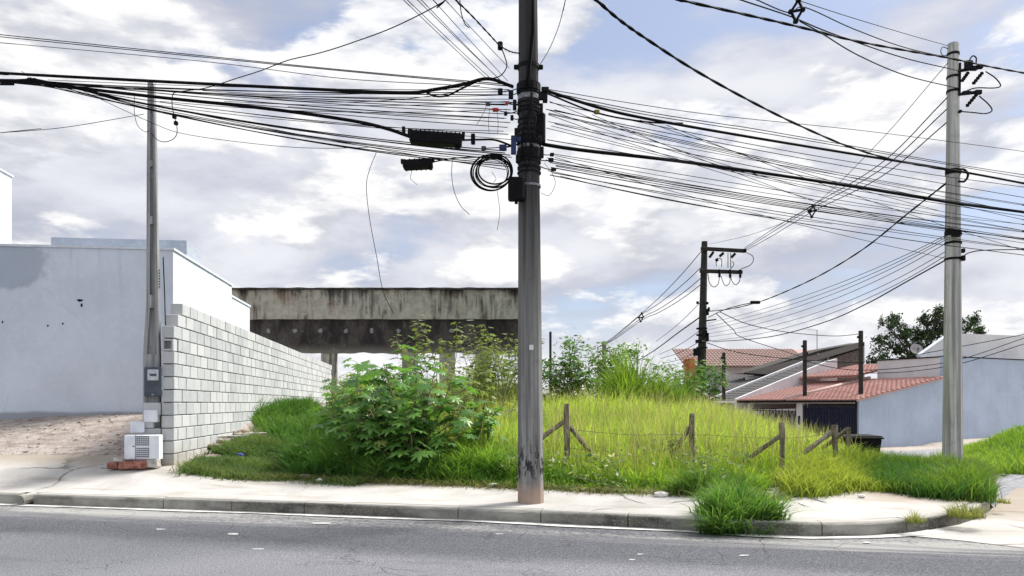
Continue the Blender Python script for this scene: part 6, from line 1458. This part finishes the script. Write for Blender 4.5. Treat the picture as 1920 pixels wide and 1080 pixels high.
for (px, d, spec, cols, sd_, lab) in (
    (1060, 20.0, ((1035, 715, 26), (1060, 690, 30), (1085, 665, 28), (1070, 720, 30), (1100, 705, 30), (1110, 680, 24), (1120, 725, 26), (1030, 690, 18), (1075, 645, 16)), ((0.035, 0.09, 0.025), (0.14, 0.26, 0.06)), 81, 'dense rounded green bush between the main pole and the guinea grass'),
    (1150, 21.0, ((1140, 690, 26), (1165, 670, 24), (1195, 665, 22), (1130, 715, 26), (1160, 720, 28), (1145, 660, 16)), ((0.05, 0.11, 0.03), (0.17, 0.29, 0.07)), 82, 'rounded bush filling in behind the guinea grass'),
    (1255, 20.5, ((1240, 705, 22), (1265, 705, 22), (1285, 715, 22), (1250, 725, 24), (1280, 735, 22), (1300, 725, 18)), ((0.06, 0.13, 0.03), (0.20, 0.33, 0.08)), 83, 'low rounded bush between the guinea grass and the distant pole'),
    (1325, 22.5, ((1310, 700, 16), (1330, 705, 18), (1345, 715, 16), (1320, 722, 18)), ((0.05, 0.12, 0.04), (0.16, 0.30, 0.10)), 84, 'small leafy bush around the foot of the distant dark pole'),
    (930, 17.5, ((900, 700, 24), (930, 690, 26), (955, 700, 24), (880, 715, 22), (960, 670, 20), (920, 665, 16)), ((0.10, 0.15, 0.045), (0.26, 0.33, 0.12)), 85, 'pale tangled bush just left behind the main pole'),
    (700, 16.0, ((660, 735, 22), (690, 725, 24), (720, 730, 24), (740, 715, 20)), ((0.06, 0.13, 0.03), (0.20, 0.31, 0.08)), 86, 'tangled green weeds at the end of the block wall')):
    a = W(px, 740, d); bush('leafy_bush', lab, on(a.x, d), blob(spec, d), 26, 0.055, cols, sd_)

# ------------------------------------------------------------------ dark tree behind the houses
def tree(name, label, base, h, lobes, nleaf, lsz, seed):
    rr = random.Random(seed); r2 = np.random.default_rng(seed); t = empty(name, base, label, 'tree'); base = Vector(base)
    tr = MB(); tr.tube([base - UP * 0.5, base + UP * h * .3 + Vector((.2, 0, 0)), base + UP * h * .62], [0.32, 0.26, 0.16], 8)
    for c, r in lobes:
        c = Vector(c); s = base + UP * h * rr.uniform(0.25, 0.5); tr.tube([s, s.lerp(c, .5) + UP * .4, c], [0.14, 0.09, 0.04], 6)
        for k in range(3): e = c + Vector((rr.uniform(-1, 1), rr.uniform(-1, 1), rr.uniform(-.5, 1))) * r * .8; tr.tube([c.lerp(s, .2), e], [0.05, 0.02], 4)
    tr.build('trunk', M_bark, t, smooth=True)
    # leaf clumps: small balls of leaf faces scattered through each lobe
    V = []; C = []
    for c, r in lobes:
        nc = max(5, int(9 * r * r))
        for k in range(nc):
            v = r2.normal(size=3); v /= np.linalg.norm(v); cc = np.array(c) + v * r * (0.35 + 0.65 * r2.random()) * np.array([1, 1, .8]); cr_ = r2.uniform(0.22, 0.5); n = int(nleaf * cr_)
            pts = cc + r2.normal(size=(n, 3)) * cr_ * 0.55; tone = r2.uniform(0.7, 1.35)
            a = r2.normal(size=(n, 3)); a /= np.linalg.norm(a, axis=1)[:, None]; b = np.cross(a, r2.normal(size=(n, 3))); b /= np.linalg.norm(b, axis=1)[:, None]
            s = lsz * r2.uniform(0.6, 1.3, (n, 1))
            q = np.stack([pts - a * s, pts + b * s * .35, pts + a * s, pts - b * s * .35], 1); V.append(q.reshape(-1, 3))
            cl = np.array([0.030, 0.055, 0.022])[None] * tone * r2.uniform(0.7, 1.4, (n, 1)); C.append(np.repeat(cl, 4, 0))
    V = np.concatenate(V); C = np.concatenate(C); n = len(V) // 4
    me = npmesh('crown', V, np.arange(n * 4).reshape(n, 4), np.zeros((0, 3), int), M_tree, C)
    o = bpy.data.objects.new('crown', me); COL.objects.link(o); adopt(o, t); return t
TD = 68.0
def lob(px, py, rpx): p = W(px, py, TD + random.uniform(-1.5, 1.5)); return (tuple(p), rpx / F * TD)
L1 = [lob(1668, 612, 18), lob(1690, 622, 24), lob(1655, 640, 18), lob(1680, 652, 22), lob(1720, 630, 24), lob(1712, 655, 24), lob(1740, 600, 22), lob(1755, 580, 16), lob(1770, 600, 26), lob(1770, 625, 28), lob(1745, 640, 24), lob(1735, 670, 26), lob(1690, 680, 24), lob(1650, 668, 16), lob(1805, 610, 20), lob(1812, 635, 20), lob(1825, 600, 9), lob(1838, 622, 10), lob(1790, 650, 24), lob(1676, 600, 10), lob(1640, 675, 12)]
bs = W(1735, 700, TD); tree('eucalyptus_tree', 'dark spreading tree behind the white gable on the right', (bs.x, bs.y, -0.9), 9.5, L1, 150, 0.16, 5)
